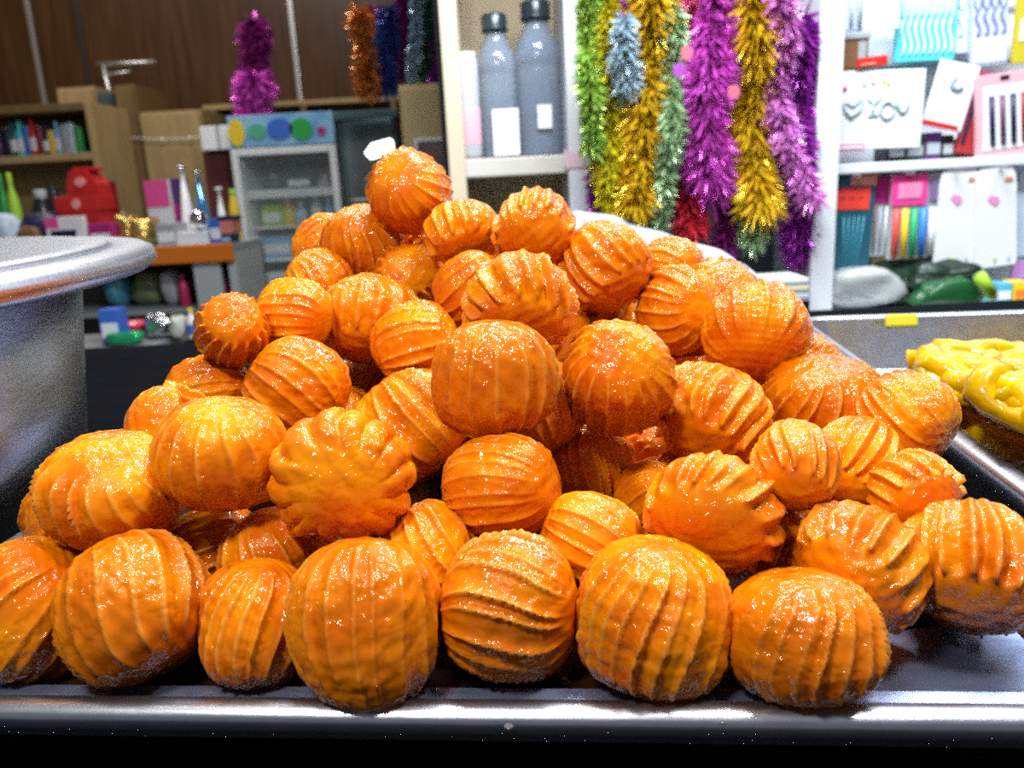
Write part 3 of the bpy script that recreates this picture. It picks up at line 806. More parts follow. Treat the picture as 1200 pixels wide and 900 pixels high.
# drinks fridge
YF = 3.3
fx0, fx1, _, fz1 = rect(278, 137, 400, 330, YF)
fz1 = at(338, 139, YF).z; fzh = at(338, 172, YF).z
fr = thing('drinks_fridge', 'tall white drinks fridge with glass door and fruit picture header', 'fridge', ((fx0 + fx1) / 2, YF, 0))
fw = (fx1 - fx0) / 2; FD = .55
M_fr = pm('fridge_white', (.78, .82, .84), .3); M_fin = pm('fridge_inside', (.50, .62, .62), .5)
box('side_wall', -fw, -fw + .03, .03, FD, .0, fz1, M_fr, fr, .004)
box('side_wall', fw - .03, fw, .03, FD, .0, fz1, M_fr, fr, .004)
box('back_wall', -fw + .03, fw - .03, FD - .03, FD, .1, fz1 - .02, M_fin, fr)
box('base', -fw + .03, fw - .03, .03, FD - .03, .0, .12, M_fr, fr)
box('top_panel', -fw, fw, .03, FD, fz1, fz1 + .02, pm('fridge_top', (.10, .12, .14)), fr, .004)
hd = box('header', -fw, fw, -.005, .03, fzh + .005, fz1 + .02, pm('header_blue', (.10, .32, .60), .3, c2=(.35, .60, .85), scale=12), fr, .004)
hz = (fzh + fz1) / 2 + .012; hh_ = (fz1 - fzh)
def disc(name, cx, cz, rx, rz, y0, y1, m, parent):
    return slab(name, [(cx + rx * math.cos(a), cz + rz * math.sin(a)) for a in [2 * math.pi * k / 22 for k in range(22)]], y0, y1, m, parent)
disc('lemon_print', -fw * .84, hz - .003, .032, .05, -.009, -.0045, YELLOW, hd)
disc('leaf_print', -fw * .45, hz, .035, .028, -.008, -.0045, pm('print_green', (.10, .45, .25)), hd)
disc('berry_print', -fw * .02, hz + .005, .05, .038, -.008, -.0045, BLUE, hd)
disc('lime_print', fw * .38, hz, .045, .04, -.008, -.0045, GREEN, hd)
disc('cherry_print', fw * .76, hz - .012, .016, .016, -.008, -.0045, MAG, hd)
dr = thing('door', None, None, (0, 0, 0)); dr.parent = fr
FB = .028
box('frame_stile', -fw, -fw + FB, -.012, .028, .14, fzh, M_fr, dr, .004)
box('frame_stile', fw - FB, fw, -.012, .028, .14, fzh, M_fr, dr, .004)
box('frame_rail', -fw + FB, fw - FB, -.012, .028, fzh - FB, fzh, M_fr, dr, .004)
box('frame_rail', -fw + FB, fw - FB, -.012, .028, .14, .14 + FB, M_fr, dr, .004)
box('pane', -fw + FB, fw - FB, .005, .010, .14 + FB, fzh - FB, GLASS, dr)
shz = []
for v in (222, 264, 302, 340):
    z = at(345, v, YF + .1).z; shz.append(z)
    s_ = box('wire_shelf', -fw + .03, fw - .03, .06, FD - .04, z - .008, z, M_white, fr, .002)
box('price_rail', -fw + .03, fw - .03, .050, .058, shz[0] - .03, shz[0] + .004, M_white, fr, .002)
gl = 'goods on the shelves of the drinks fridge'
goods = [(318, 24, 240, 1, LIME, 'yellow-green carton'), (336, 18, 232, 1, YELLOW, 'yellow bottle'), (352, 15, 236, 1, PALEB, 'pale blue bottle'), (370, 14, 230, 1, WHITE, 'white bottle'), (386, 13, 232, 1, SKY, 'sky blue bottle'),
         (322, 40, 276, 2, SKY, 'wide pale blue box'), (352, 18, 274, 2, LIME, 'lime carton'), (372, 14, 268, 2, ORANGE, 'orange bottle'), (390, 12, 270, 2, WHITE, 'white carton'),
         (330, 36, 318, 3, WHITE, 'white box'), (362, 24, 316, 3, SALMON, 'salmon pink box'), (320, 22, 205, 0, TEAL, 'dark teal bottle'), (350, 30, 203, 0, DARK, 'black box'), (380, 20, 206, 0, GREY, 'grey bottle')]
for (u, w, v0, si, m, what) in goods:
    lb = f'{what} behind the glass door of the drinks fridge'
    if 'bottle' in what:
        bottle('drink_bottle', u, v0, v0 + 20, w, YF + .15, m, WHITE, lb, 'bottle', gl, shz[si], 'round', None, 12)
    else:
        carton('drink_carton', u - w / 2, v0, u + w / 2, v0 + 20, YF + .14, .15, m, lb, 'carton', WHITE if m is not WHITE else SKY, shz[si], group=gl)
# white carton and wrapped goods beside the fridge
st = board('side_stand', 243, 281, 176, 3.5, .4, pm('maroon', (.13, .03, .03)), 'maroon stand beside the fridge carrying a white carton')
ztop = at(262, 176, 3.5).z
c_ = carton('white_carton', 235, 147, 277, 176, 3.45, .35, WHITE, 'white cardboard carton next to the fridge header', 'carton', None, ztop)
face(c_, 'tape', .45, .55, 0, 1, GREY)

# second cooler, with a glowing panel painting the reflection on its glass
YG = 3.3
gx0, gx1, _, gz1 = rect(403, 139, 471, 300, YG)
gc = thing('glass_cooler', 'dark teal glass cooler with a glowing panel as painted reflection next to the fridge', 'cooler', ((gx0 + gx1) / 2, YG, 0))
gw = (gx1 - gx0) / 2; gz1 = at(437, 140, YG).z
M_cool = pm('cooler_teal', (.07, .12, .13), .3)
box('side_wall', -gw, -gw + .02, 0, .5, 0, gz1, M_cool, gc, .003); box('side_wall', gw - .02, gw, 0, .5, 0, gz1, M_cool, gc, .003)
box('back_wall', -gw, gw, .48, .5, 0, gz1, M_cool, gc); box('base', -gw + .02, gw - .02, 0, .48, 0, .5, M_cool, gc)
box('top_panel', -gw - .01, gw + .01, -.02, .5, gz1, gz1 + .035, M_cool, gc, .006)
box('pane', -gw + .02, gw - .02, .0, .005, .5, gz1, GLASS, gc)
zq = at(437, 232, YG).z
box('shelf', -gw + .02, gw - .02, .02, .46, zq - .01, zq, M_white, gc, .002)
M_reflection = mat('reflection_glow', (.85, .97, 1.0), .4, emit=5.0)  # emission imitates a bright reflection; the cooler has no lamp here
lx0, lx1, lz0, lz1 = rect(427, 163, 464, 186, YG + .05)
lb_ = bpy.data.objects.new('reflection_panel', None)
pts = [(lx0 + .02, lz0 + .0), (lx1 - .03, lz0 + .02), (lx1, lz1 - .03), (lx1 - .02, lz1), (lx0 + .03, lz1 - .015), (lx0, lz1 - .05)]
slab('reflection_panel', [(x - gc.location.x, z) for x, z in pts], .05, .08, M_reflection, gc)
bottle('jar', 415, 205, 232, 14, YG + .15, DARK, GREY, 'dark jar on the shelf of the glass cooler', 'jar', None, zq, 'jar')
bottle('jar', 432, 207, 232, 14, YG + .2, OLIVE, YELLOW, 'olive jar with yellow lid on the shelf of the glass cooler', 'jar', None, zq, 'jar')
# tan cupboard with a framed picture
cup = board('tan_cupboard', 470, 524, 97, 2.35, .4, mat('cupboard_tan', (.60, .44, .20), .5, noise=.12, scale=6, stretch=(5, 5, .6)), 'pale tan cupboard between the glass cooler and the bottle shelf')
pc = pbox('framed_picture', 486, 161, 525, 200, 2.32, .02, WHITE, 'small white-framed dark picture fixed on the tan cupboard', 'picture')
face(pc, 'picture', .1, .95, .1, .9, pm('picture_dark', (.06, .06, .09), .3, c2=(.20, .10, .07), scale=30))

# ------------------------------------------------------------------ counter with clutter, left
YC = 2.85
zc = at(210, 289, YC).z
sc_ = thing('shop_counter', 'cluttered shop counter with an orange front edge in front of the fridge', 'counter', (0, YC, 0))
cx0, cx1 = -2.4, at(272, 300, YC).x
box('counter_top', cx0, cx1, .02, .40, zc - .03, zc, pm('counter_grey', (.34, .40, .44), .3), sc_, .003)
box('edge_strip', cx0, cx1 + .004, 0, .02, at(210, 309, YC).z, zc + .003, ORANGE, sc_, .004)
px0, px1 = at(226, 340, YC).x, at(258, 340, YC).x
box('end_panel', px0, px1, .03, .05, .0, zc - .03, pm('panel_grey', (.50, .55, .55), .4), sc_, .003)
box('end_panel', cx1 - .03, cx1, .03, .38, .0, zc - .03, pm('panel_grey', (.50, .55, .55)), sc_, .003)
box('back_panel', cx0, cx1, .36, .38, .0, zc - .03, pm('counter_dark', (.10, .10, .09)), sc_)
zl = at(160, 366, YC).z
box('lower_shelf', cx0, cx1 - .03, .06, .36, zl - .02, zl, pm('shelf_grey', (.30, .32, .33)), sc_, .002)
zf_ = at(160, 404, 2.2).z
ls = thing('low_bench', 'low dark bench with packets in front of the shop counter', 'bench', (0, 2.15, 0))
box('bench_top', -2.0, cx1 - .02, 0, .28, zf_ - .03, zf_, pm('bench_grey', (.25, .26, .28)), ls, .003)
box('leg_panel', -2.0, -1.96, .02, .26, 0, zf_ - .03, GREY, ls); box('leg_panel', cx1 - .08, cx1 - .04, .02, .26, 0, zf_ - .03, GREY, ls)

# things on the counter
rb = carton('gift_box', 69, 230, 117, 276, 3.018, .12, RED, 'larger red gift box at the bottom of the red pair', 'gift box', None, zc)
w, h, d = rb['w'], rb['h'], rb['d']; box('lid', -w / 2 - .006, w / 2 + .006, -d / 2 - .006, d / 2 + .006, h * .72, h, RED, rb, .004)
face(rb, 'bow', .4, .6, .76, .95, pm('pink_bow', (.9, .35, .35)), .012, 'disc')
zr = zc + h
x0, x1, z0, z1 = rect(76, 200, 114, 230, 3.034)
ol = [(x0, zr), (x1, zr), (x1 - .002, zr + (z1 - zr) * .45), (x1 - .035, z1), (x0 + .02, z1), (x0 + .004, zr + (z1 - zr) * .45)]
xc = (x0 + x1) / 2
rt = thing('gift_box', 'smaller red gift box with sloping roof on top of the larger red one', 'gift box', (xc, 3.034, zr))
slab('body', [(x - xc, z - zr) for x, z in ol], 0, .10, RED, rt)
disc('bow', 0, (z1 - zr) * .55, .018, .016, -.012, 0, pm('pink_bow', (.9, .35, .35)), rt)
box('top_flap', -.03, .05, .01, .09, z1 - zr, z1 - zr + .012, RED, rt, .003)
carton('gift_box', 113, 212, 128, 262, 3.150, .08, DRED, 'dark red box standing behind the red gift boxes', 'gift box', RED, zc)
bottle('green_bottle', 3, 203, 243, 10, 3.072, GREEN, GREEN, 'dark green bottle on the counter beside the lime one', 'bottle', None, zc, 'round')
bottle('green_bottle', 13, 202, 243, 13, 3.061, LIME, LIME, 'lime green bottle on the counter', 'bottle', None, zc, 'round')
bottle('dark_jar', 44, 222, 250, 24, 3.127, DARK, GREY, 'dark glass jar behind the navy bag on the counter', 'jar', None, zc, 'jar')
bottle('dark_jar', 61, 219, 250, 20, 3.155, DARK, DARK, 'black jar beside the red gift boxes', 'jar', None, zc, 'jar')
blob('navy_bag', 16, 249, 62, 284, 2.935, .16, NAVY, 'soft navy blue bag slumped on the counter', 'bag', zc, 4)
blob('brown_purse', 17, 266, 45, 288, 2.902, .05, BROWN, 'small brown purse leaning before the navy bag', 'purse', zc, 5)
blob('clear_bag', -20, 250, 14, 286, 2.907, .1, PALEB, 'pale crumpled bag at the end of the counter', 'bag', zc, 15)
pf = carton('phone_box', 54, 254, 99, 288, 2.907, .03, WHITE, 'white box with pink corner and dark picture on the counter', 'box', None, zc)
face(pf, 'picture', .12, .78, .0, .62, NAVY); face(pf, 'pink_corner', .0, .35, .68, 1.0, PINK)
blob('gold_parcel', 130, 253, 153, 284, 2.962, .12, GOLD, 'gold foil parcel next to the red gift boxes', 'parcel', zc, 6, .3)
blob('gold_parcel', 151, 255, 176, 284, 2.974, .12, GOLD, 'gold foil parcel in front of the pink and white box', 'parcel', zc, 7, .3)
carton('pink_case', 104, 262, 131, 286, 2.918, .08, MAG, 'magenta case with pale label below the red gift boxes', 'box', WHITE, zc)
lathe_o = lathe('dome', [(.048, 0), (.048, .05), (.044, .075), (.030, .095), (.010, .105), (.009, .113), (.012, .122), (0, .127)], pm('dome_glass', (.55, .6, .6), .08, alpha=.45), None, 20)
lathe_o.name = 'glass_dome'; pq = at(142, 262, 3.100); lathe_o.location = (pq.x, 3.127, zc)
tag(lathe_o, 'clear glass dome cover behind the gold foil parcels', 'dome')
pk = carton('pink_box', 173, 211, 201, 284, 3.100, .12, WHITE, 'tall box with pink top and white bottom', 'box', None, zc)
face(pk, 'pink_panel', 0, 1, .58, 1.0, PINK); face(pk, 'teal_panel', 0, 1, .0, .22, TEAL)
carton('purple_box', 203, 209, 213, 284, 3.127, .1, PURPLE, 'dark purple box between the pink box and the party hats', 'box', MAG, zc)
cone('party_hat', 221, 193, 284, 20, 3.045, WHITE, SILVER, 'tall white cone party hat on the counter', zc)
cone('party_hat', 238, 199, 284, 24, 3.028, pm('blue_foil', (.12, .35, .75), .15, metal=.7), SILVER, 'shiny blue cone party hat next to the white one', zc)
cone('party_hat', 262, 219, 284, 14, 3.028, WHITE, WHITE, 'small white cone party hat beside the blue one', zc)
lp = pbox('silver_ball', 231, 228, 243, 244, 2.974, .05, SILVER)
bpy.data.objects.remove(lp)
sb = lathe('bright_ball', [(0, 0), (.02, .006), (.032, .03), (.032, .05), (.02, .07), (0, .078)], mat('mirror_ball', (.95, .97, 1), .08, 1.0), None, 16)
pq = at(235, 284, 2.962); sb.location = (pq.x, 2.974, zc + .045)
tag(sb, 'mirror bright ball resting on the white flat box', 'ball')
wb = carton('flat_box', 205, 266, 246, 287, 2.940, .14, WHITE, 'white flat box lying at the front of the counter', 'box', None, zc)
wb.scale.z = .045 / wb['h'] if wb['h'] > 0 else 1
for k, (v, m, lb) in enumerate([(284, GREY, 'grey'), (276, NAVY, 'navy')]):
    pass
carton('book', 183, 262, 206, 287, 2.935, .12, GREY, 'grey book standing next to the white flat box', 'book', WHITE, zc)
carton('blue_box', 246, 256, 259, 287, 2.907, .1, BLUE, 'blue box with white band at the end of the counter', 'box', WHITE, zc)
sx = carton('blue_box', 259, 274, 271, 287, 2.907, .1, NAVY, 'navy box under the salmon box at the counter end', 'box', SKY, zc)
carton('salmon_box', 257, 254, 272, 274, 2.907, .1, SALMON, 'salmon pink box stacked on the navy box', 'box', None, zc + sx['h'], NAVY)
bottle('yellow_jar', 280, 221, 300, 12, 3.155, YELLOW, LIME, 'yellow jar with lime lid before the fridge door', 'jar', None, zc, 'jar') if cx1 > at(280, 280, 3.155).x - .05 else None
# inside the counter
li = 'goods on the lower shelf of the shop counter'
blob('teal_bag', 120, 322, 143, 366, 2.974, .12, pm('teal_bag', (.06, .26, .36)), 'teal bag on the lower shelf under the counter', 'bag', zl, 8, group=li)
blob('olive_bag', 148, 318, 187, 366, 2.990, .14, OLIVE, 'olive green bag on the lower shelf under the counter', 'bag', zl, 9, group=li)
blob('clear_packet', 186, 316, 208, 366, 2.962, .1, GREY, 'grey crumpled packet on the lower shelf next to the olive bag', 'packet', zl, 10, group=li)
carton('purple_box', 138, 314, 150, 366, 3.072, .1, PURPLE, 'purple box at the back of the lower shelf under the counter', 'box', MAG, zl, group=li)
bottle('pink_bottle', 217, 322, 366, 12, 2.940, pm('pink_bottle', (.55, .03, .12)), MAG, 'pink bottle on the lower shelf by the grey panel', 'bottle', li, zl, 'round')
bottle('pink_bottle', 266, 312, 366, 8, 2.962, MAG, DARK, 'magenta bottle behind the counter end panel', 'bottle', li, zl, 'round')
# on the bench
bi = 'packets on the low bench'
carton('blue_packet', 117, 363, 140, 404, 2.22, .06, BLUE, 'blue and white packet on the low bench', 'packet', WHITE, zf_, group=bi)
def bowl(u, v0, w, y, m, label):
    p = at(u, 404, y); r = w / 2 * y / FPX; h = at(u, v0, y).z - zf_
    o = lathe('bowl', [(0, 0), (r * .55, 0), (r * .8, h * .4), (r, h * .92), (r * 1.03, h), (r * .97, h), (r * .76, h * .45), (r * .5, .012), (0, .012)], m, None, 28)
    o.location = (p.x, y + r * .3, zf_); return tag(o, label, 'bowl', bi)
bowl(158, 379, 46, 2.34, pm('pink_bowl', (.75, .06, .14), .25), 'pink plastic bowl on the low bench')
blob('green_packet', 117, 391, 162, 405, 2.18, .07, pm('green_foil', (.03, .42, .18), .2, metal=.5), 'shiny green packet in front of the pink bowl', 'packet', zf_, 11, group=bi)
blob('silver_packet', 164, 368, 200, 405, 2.26, .1, SILVER, 'shiny silver foil packet beside the pink bowl', 'packet', zf_, 12, .3, group=bi)
blob('white_packet', 196, 372, 214, 405, 2.25, .07, pm('pale_packet', (.62, .64, .55)), 'pale packet beside the silver foil one', 'packet', zf_, 13, group=bi)
bottle('white_bottle', 226, 362, 404, 13, 2.24, WHITE, YELLOW, 'white bottle with yellow cap at the end of the bench', 'bottle', bi, zf_, 'round', BLUE)

# ------------------------------------------------------------------ shelf with the big bottles
YM = 1.62
bs = thing('bottle_shelf', 'cream open shelf unit holding two big ribbed bottles', 'shelf', (0, YM, 0))
bx0, bx1 = at(521, 100, YM).x, at(662, 100, YM).x
zsh = at(600, 184, YM).z
box('side_board', bx0 - .002, bx0 + .03, 0, .27, 0, 2.3, M_cream, bs, .003)
box('back_board', bx0 + .03, bx1, .25, .27, 0, 2.3, M_cream, bs)
box('shelf_board', bx0 + .03, bx1, .0, .25, zsh - .035, zsh, mat('shelf_white', (.70, .68, .62), .4, noise=.1, scale=10), bs, .003)
box('shelf_board', bx0 + .03, bx1, .0, .25, zsh - .45, zsh - .42, M_cream, bs, .003)
box('shelf_board', bx0 + .03, bx1, .0, .25, zsh + .45, zsh + .48, M_cream, bs, .003)
box('post', bx1, at(689, 100, YM - .02).x, -.02, .27, 0, 2.3, M_post, bs, .004)
# sticker on the post
ps = at(674, 185, YM - .03)
cat_pts = []
for (a, b_) in [(-.020, .018), (-.012, .012), (.012, .012), (.020, .018), (.022, -.004), (.016, -.018), (-.016, -.018), (-.022, -.004)]:
    cat_pts.append((a, b_))
stk = slab('sticker', cat_pts, -.002, 0, pm('pale_pink', (.85, .62, .70)), None); stk.location = (ps.x, YM - .0205, ps.z)
tag(stk, 'pale pink cat-head sticker on the white shelf post', 'sticker')
M_bot = mat('smoky_plastic', (.26, .34, .46), .06, alpha=.36, coat=1.0)
M_cap = pm('bottle_cap', (.015, .025, .035), .25)
def big_bottle(u, v0, wpx, y, label, stick):
    p = at(u, 182, y); h = at(u, v0, y).z - zsh; r = wpx / 2 * y / FPX
    t = thing('ribbed_bottle', label, 'bottle', (p.x, y, zsh), 0, 'big ribbed bottles on the cream shelf')
    prof = [(0, 0), (r * .9, 0), (r, .01)]
    n = 22
    for k in range(n):
        z = .02 + (h * .60 - .02) * k / (n - 1)
        prof.append((r * (1.0 if k % 2 else .925), z))
    prof += [(r * .97, h * .66), (r * .80, h * .74), (r * .56, h * .81), (r * .46, h * .86), (r * .46, h * .92)]
    inner = [(max(a - .0035, 0), z + (.003 if i == 0 else 0)) for i, (a, z) in enumerate(prof)]
    lathe('body', prof + list(reversed(inner)), M_bot, t, 32)
    lathe('cap', [(r * .50, h * .885), (r * .58, h * .885), (r * .58, h * .905), (r * .54, h * .91), (r * .56, h * .985), (r * .5, h), (0, h)], M_cap, t, 28)
    for (fx, z0, z1, wd) in stick:
        box('paper_label', r * fx - wd / 2, r * fx + wd / 2, -r - .004, -r - .002, h * z0, h * z1, WHITE, t, .0005)
    return t
big_bottle(634, 2, 58, YM + .11, 'taller ribbed bottle with black cap, next to the white shelf post', [(.15, .18, .33, .028)])
big_bottle(587, 17, 50, YM + .10, 'shorter ribbed bottle with black cap and big white label', [(.28, .02, .34, .052)])
bottle('squeeze_bottle', 552, 60, 182, 26, YM + .03, mat('milky_plastic', (.78, .82, .88), .15, trans=.4), WHITE, 'slim milky squeeze bottle with pink band beside the ribbed bottles', 'bottle', None, zsh, 'can', pm('pink_band', (.85, .45, .55)))

# ------------------------------------------------------------------ rack of packets, right
YR = 1.50
rk = thing('packet_rack', 'white wall rack with shelves hung with packets and cards', 'rack', (0, YR, 0))
rx0, rx1 = at(955, 200, YR - .05).x, 1.75
box('post', rx0, rx0 + .042, -.05, .16, 0, 2.3, M_post, rk, .004)
box('post', rx1 - .04, rx1, -.05, .16, 0, 2.3, M_post, rk, .004)
box('back_panel', rx0 + .042, rx1 - .04, .13, .15, 0, 2.3, pm('rack_white', (.80, .84, .90), .35), rk)
zr1 = at(1090, 187, YR).z; zr2 = at(1090, 358, YR - .04).z
box('shelf_board', rx0 + .042, rx1 - .04, .0, .13, zr1 - .018, zr1, M_post, rk, .003)
box('shelf_board', rx0 + .042, rx1 - .04, -.12, .13, zr2 - .02, zr2, M_post, rk, .003)
box('shelf_board', rx0 + .042, rx1 - .04, -.12, .13, .4, .42, M_post, rk, .003)
for u, v in ((1062, 194), (1120, 190), (1172, 192), (1000, 194)):
    pz = at(u, v, YR); box('hook', pz.x - .002, pz.x + .002, -.03, .0, zr1 - .024, zr1 - .018, M_alu, rk)
for v in (-6, 78):
    zz_ = at(1090, v, YR + .12).z
    box('hang_bar', rx0 + .042, rx1 - .04, .10, .106, zz_ - .004, zz_ + .004, M_alu, rk)

def card(name, u0, v0, u1, v1, y, m, label, cat='card', rot=0.0, t=.006, group=None, bev=.0015):
    o = pbox(name, u0, v0, u1, v1, y, t, m, label, cat, group, None, bev)
    if rot: o.rotation_euler = (0, math.radians(rot), 0)
    return o
def stroke(o, name, pts, r, m, closed=False):
    w, h, d = o['w'], o['h'], o['d']
    P_ = [(-w / 2 + w * a, -d / 2 - r * .3, h * b_) for a, b_ in pts]
    if closed: P_.append(P_[0])
    return tube(name, P_, r, m, o, 6)
LETTER = pm('letter_grey', (.42, .55, .58), .3)
yc = card('letter_card', 979, 82, 1081, 174, YR + .02, WHITE, 'white card with a heart and the letters Y O U', 'card', 1.0)
stroke(yc, 'heart_mark', [(.17, .40), (.10, .50), (.08, .58), (.12, .61), (.19, .55), (.25, .62), (.30, .62), (.28, .50)], .0032, LETTER, True)
stroke(yc, 'letter_y', [(.36, .66), (.42, .56), (.50, .66)], .0032, LETTER); stroke(yc, 'letter_y', [(.42, .56), (.42, .44)], .0032, LETTER); stroke(yc, 'letter_y', [(.37, .43), (.48, .43)], .0028, LETTER)
stroke(yc, 'letter_o', [(.585 + .075 * math.cos(a), .49 + .11 * math.sin(a)) for a in [2 * math.pi * k / 14 for k in range(14)]], .0034, LETTER, True)
stroke(yc, 'letter_u', [(.70, .68), (.70, .54), (.735, .46), (.78, .46), (.815, .54), (.815, .68)], .0038, LETTER)
stroke(yc, 'balloon_string', [(.76, .44), (.755, .2)], .0008, GREY)
for q, (a, b_, m) in enumerate([(.06, .74, MAG), (.28, .78, SKY), (.38, .80, SALMON), (.50, .82, YELLOW), (.56, .78, LIME)]):
    face(yc, 'print_dot', a, a + .05, b_, b_ + .06, m, .001, 'disc')
hang = 'cards and packets hung on the white rack'
# cutlery packs
def fork(o, fx, top, bot, wd, m, tines=3):
    """a fork printed in relief on a pack, handle down"""
    w, h, d = o['w'], o['h'], o['d']; x = -w / 2 + w * fx
    bm = bmesh.new()
    zt, zb_ = h * top, h * bot
    mid = zt - (zt - zb_) * .45
    bm_tube(bm, [(x + .004 * math.sin(6 * s), -d / 2 - .0015, zb_ + (mid - zb_) * s) for s in [k / 6 for k in range(7)]], .0022, 5)
    bm_tube(bm, [(x - wd, -d / 2 - .0015, zt), (x - wd, -d / 2 - .0015, mid + .012), (x, -d / 2 - .0015, mid), (x + wd, -d / 2 - .0015, mid + .012), (x + wd, -d / 2 - .0015, zt)], .0015, 5)
    if tines == 3: bm_tube(bm, [(x, -d / 2 - .0015, zt), (x, -d / 2 - .0015, mid)], .0014, 5)
    return bmobj('fork', bm, m, o, True)
fp = card('fork_pack', 1052, -14, 1121, 71, YR + .06, CYAN, 'bright cyan pack of white plastic forks on the rack', 'pack', 0, .012, hang)
for k in range(8): fork(fp, .10 + .115 * k, .97, .08, .0032, WHITE, 2)
fq = card('fork_pack', 1142, -14, 1184, 76, YR + .055, pm('lilac_card', (.55, .62, .82)), 'lilac pack of dark blue forks on the rack', 'pack', -4, .012, hang)
VIO = pm('violet_fork', (.20, .22, .55))
for k in range(4): fork(fq, .15 + .235 * k, .97, .40, .0055, VIO, 2)
face(fq, 'clear_strip', .05, .95, .04, .36, pm('lilac_light', (.66, .74, .88)))
f3 = card('fork_pack', 1119, -14, 1143, 62, YR + .07, pm('ice_card', (.62, .74, .90)), 'narrow ice blue pack with two pale forks on the rack', 'pack', 0, .01, hang)
for k in range(2): fork(f3, .28 + .45 * k, .95, .25, .005, PALEB, 2)
sp = card('spoon_pack', 982, -14, 1014, 36, YR + .06, pm('ice_card', (.62, .74, .90)), 'pale pack of clear spoons at the rack post', 'pack', 0, .012, hang)
for k in range(3): stroke(sp, 'spoon', [(.2 + .3 * k, .98), (.2 + .3 * k, .1)], .003, WHITE)
wc_ = card('blank_card', 1012, -14, 1055, 34, YR + .04, WHITE, 'plain white card beside the cyan fork pack', 'card', 0, .006, hang)
face(wc_, 'print', .3, .7, .55, .75, pm('pale_green', (.72, .88, .66)))
# little grey pot and red tag
gp = pbox('grey_holder', 985, 38, 1018, 81, YR + .04, .05, BROWN, 'brown grey holder between spoon pack and letter card', 'holder')
w, h, d = gp['w'], gp['h'], gp['d']; box('rim', -w / 2 - .003, w / 2 + .003, -d / 2 - .003, d / 2, h * .82, h, GREY, gp, .002); face(gp, 'slot', .62, .9, .1, .75, GREY)
rg_ = card('red_tag', 1005, 66, 1041, 78, YR + .015, RED, 'red tag strip above the letter card', 'tag', -4, .005, hang)
face(rg_, 'pale_line', .1, .6, .2, .4, SALMON)
gc2 = card('moon_card', 1082, 72, 1130, 150, YR + .03, pm('mint_white', (.80, .90, .92)), 'tilted pale card with a grey crescent, beside the letter card', 'card', 14, .005, hang)
stroke(gc2, 'crescent', [(.45, .80), (.40, .70), (.45, .62), (.58, .60), (.70, .66)], .0042, pm('crescent_grey', (.40, .50, .62)))
face(gc2, 'red_edge', .0, .9, .0, .08, RED)
rp = card('red_pouch', 1126, 84, 1150, 180, YR + .03, pm('pouch_red', (.38, .03, .03)), 'tilted dark red pouch between pale card and pencil pack', 'pouch', 12, .02, hang)
face(rp, 'blue_edge', .0, .18, .1, .9, NAVY); face(rp, 'purple_top', .2, .9, .75, .98, MAG)
pp = card('pencil_pack', 1150, 84, 1215, 186, YR + .015, pm('pack_pink', (.85, .45, .50)), 'pink bordered pack of dark striped pencils on the rack', 'pack', -5, .012, hang)
face(pp, 'window', .10, .95, .12, .86, WHITE)
for k in range(4): stroke(pp, 'pencil', [(.24 + .19 * k, .75), (.27 + .19 * k, .18)], .0050, [NAVY, pm('plum', (.14, .05, .10)), NAVY, DRED][k])
face(pp, 'hanger_hole', .40, .56, .92, .97, DARK)
yp = card('yellow_strip', 1191, -14, 1215, 74, YR + .05, pm('mustard', (.55, .48, .03)), 'mustard yellow strip pack at the rack side of the lilac forks', 'pack', 0, .01, hang)
face(yp, 'label', .2, .8, .3, .6, WHITE)
dk = 'small boxes on the upper rack shelf'
for (u0, u1, v0, m, lb) in [(1040, 1062, 163, DARK, 'black box on the upper rack shelf beside the letter card'), (1062, 1084, 160, pm('forest', (.04, .07, .06)), 'dark green box on the upper rack shelf'),
                            (1084, 1104, 155, PURPLE, 'dark purple box on the upper rack shelf'), (1104, 1118, 158, DARK, 'black box next to the purple one on the rack shelf'), (1136, 1152, 160, DRED, 'dark red box on the upper rack shelf')]:
    carton('small_box', u0 + .5, v0, u1 - .5, 187, YR + .045, .06, m, lb, 'box', GREY, zr1, group=dk)
dl = card('pink_sign', 977, 168, 1014, 178, YR + .01, pm('rose', (.75, .35, .45)), 'small rose strip below the letter card', 'tag', 0, .003, hang)
face(dl, 'pale_line', .1, .9, .35, .6, WHITE)
# below the upper shelf
bp_ = card('brush_pack', 974, 205, 1020, 330, YR + .02, pm('pack_teal', (.02, .09, .13)), 'dark teal brush pack with a red label on the rack', 'pack', 2, .012, hang)
face(bp_, 'red_label', .0, .86, .68, .88, pm('red_label', (.85, .06, .04))); face(bp_, 'header', .35, 1.0, .90, 1.08, SALMON); 
for k in range(5): stroke(bp_, 'bristle', [(.25 + .13 * k, .62), (.36 + .07 * k, .04)], .0016, pm('bristle_teal', (.04, .28, .36)))
for k in range(3): stroke(bp_, 'word_stroke', [(.12 + .22 * k, .78), (.25 + .22 * k, .79)], .0018, DARK)
mg = card('magenta_pack', 1021, 206, 1043, 300, YR + .03, CLEAR, 'clear sleeve with magenta header beside the pen pack', 'pack', 0, .008, hang)
face(mg, 'header', .0, 1.0, .66, 1.0, MAG)
for k in range(3): stroke(mg, 'refill', [(.2 + .3 * k, .62), (.2 + .3 * k, .05)], .0022, [BROWN, GREY, WHITE][k])
pn = card('pen_pack', 1043, 204, 1100, 303, YR + .015, CLEAR, 'pack of rainbow coloured pens with a hot pink header', 'pack', 0, .008, hang)
face(pn, 'header', .0, .72, .64, 1.0, pm('hot_pink', (.88, .06, .32)), .003); face(pn, 'header_panel', .12, .60, .72, .90, pm('soft_pink', (.90, .30, .52)), .0045)
face(pn, 'side_label', .78, .98, .68, .95, pm('dusk', (.20, .14, .28)), .003)
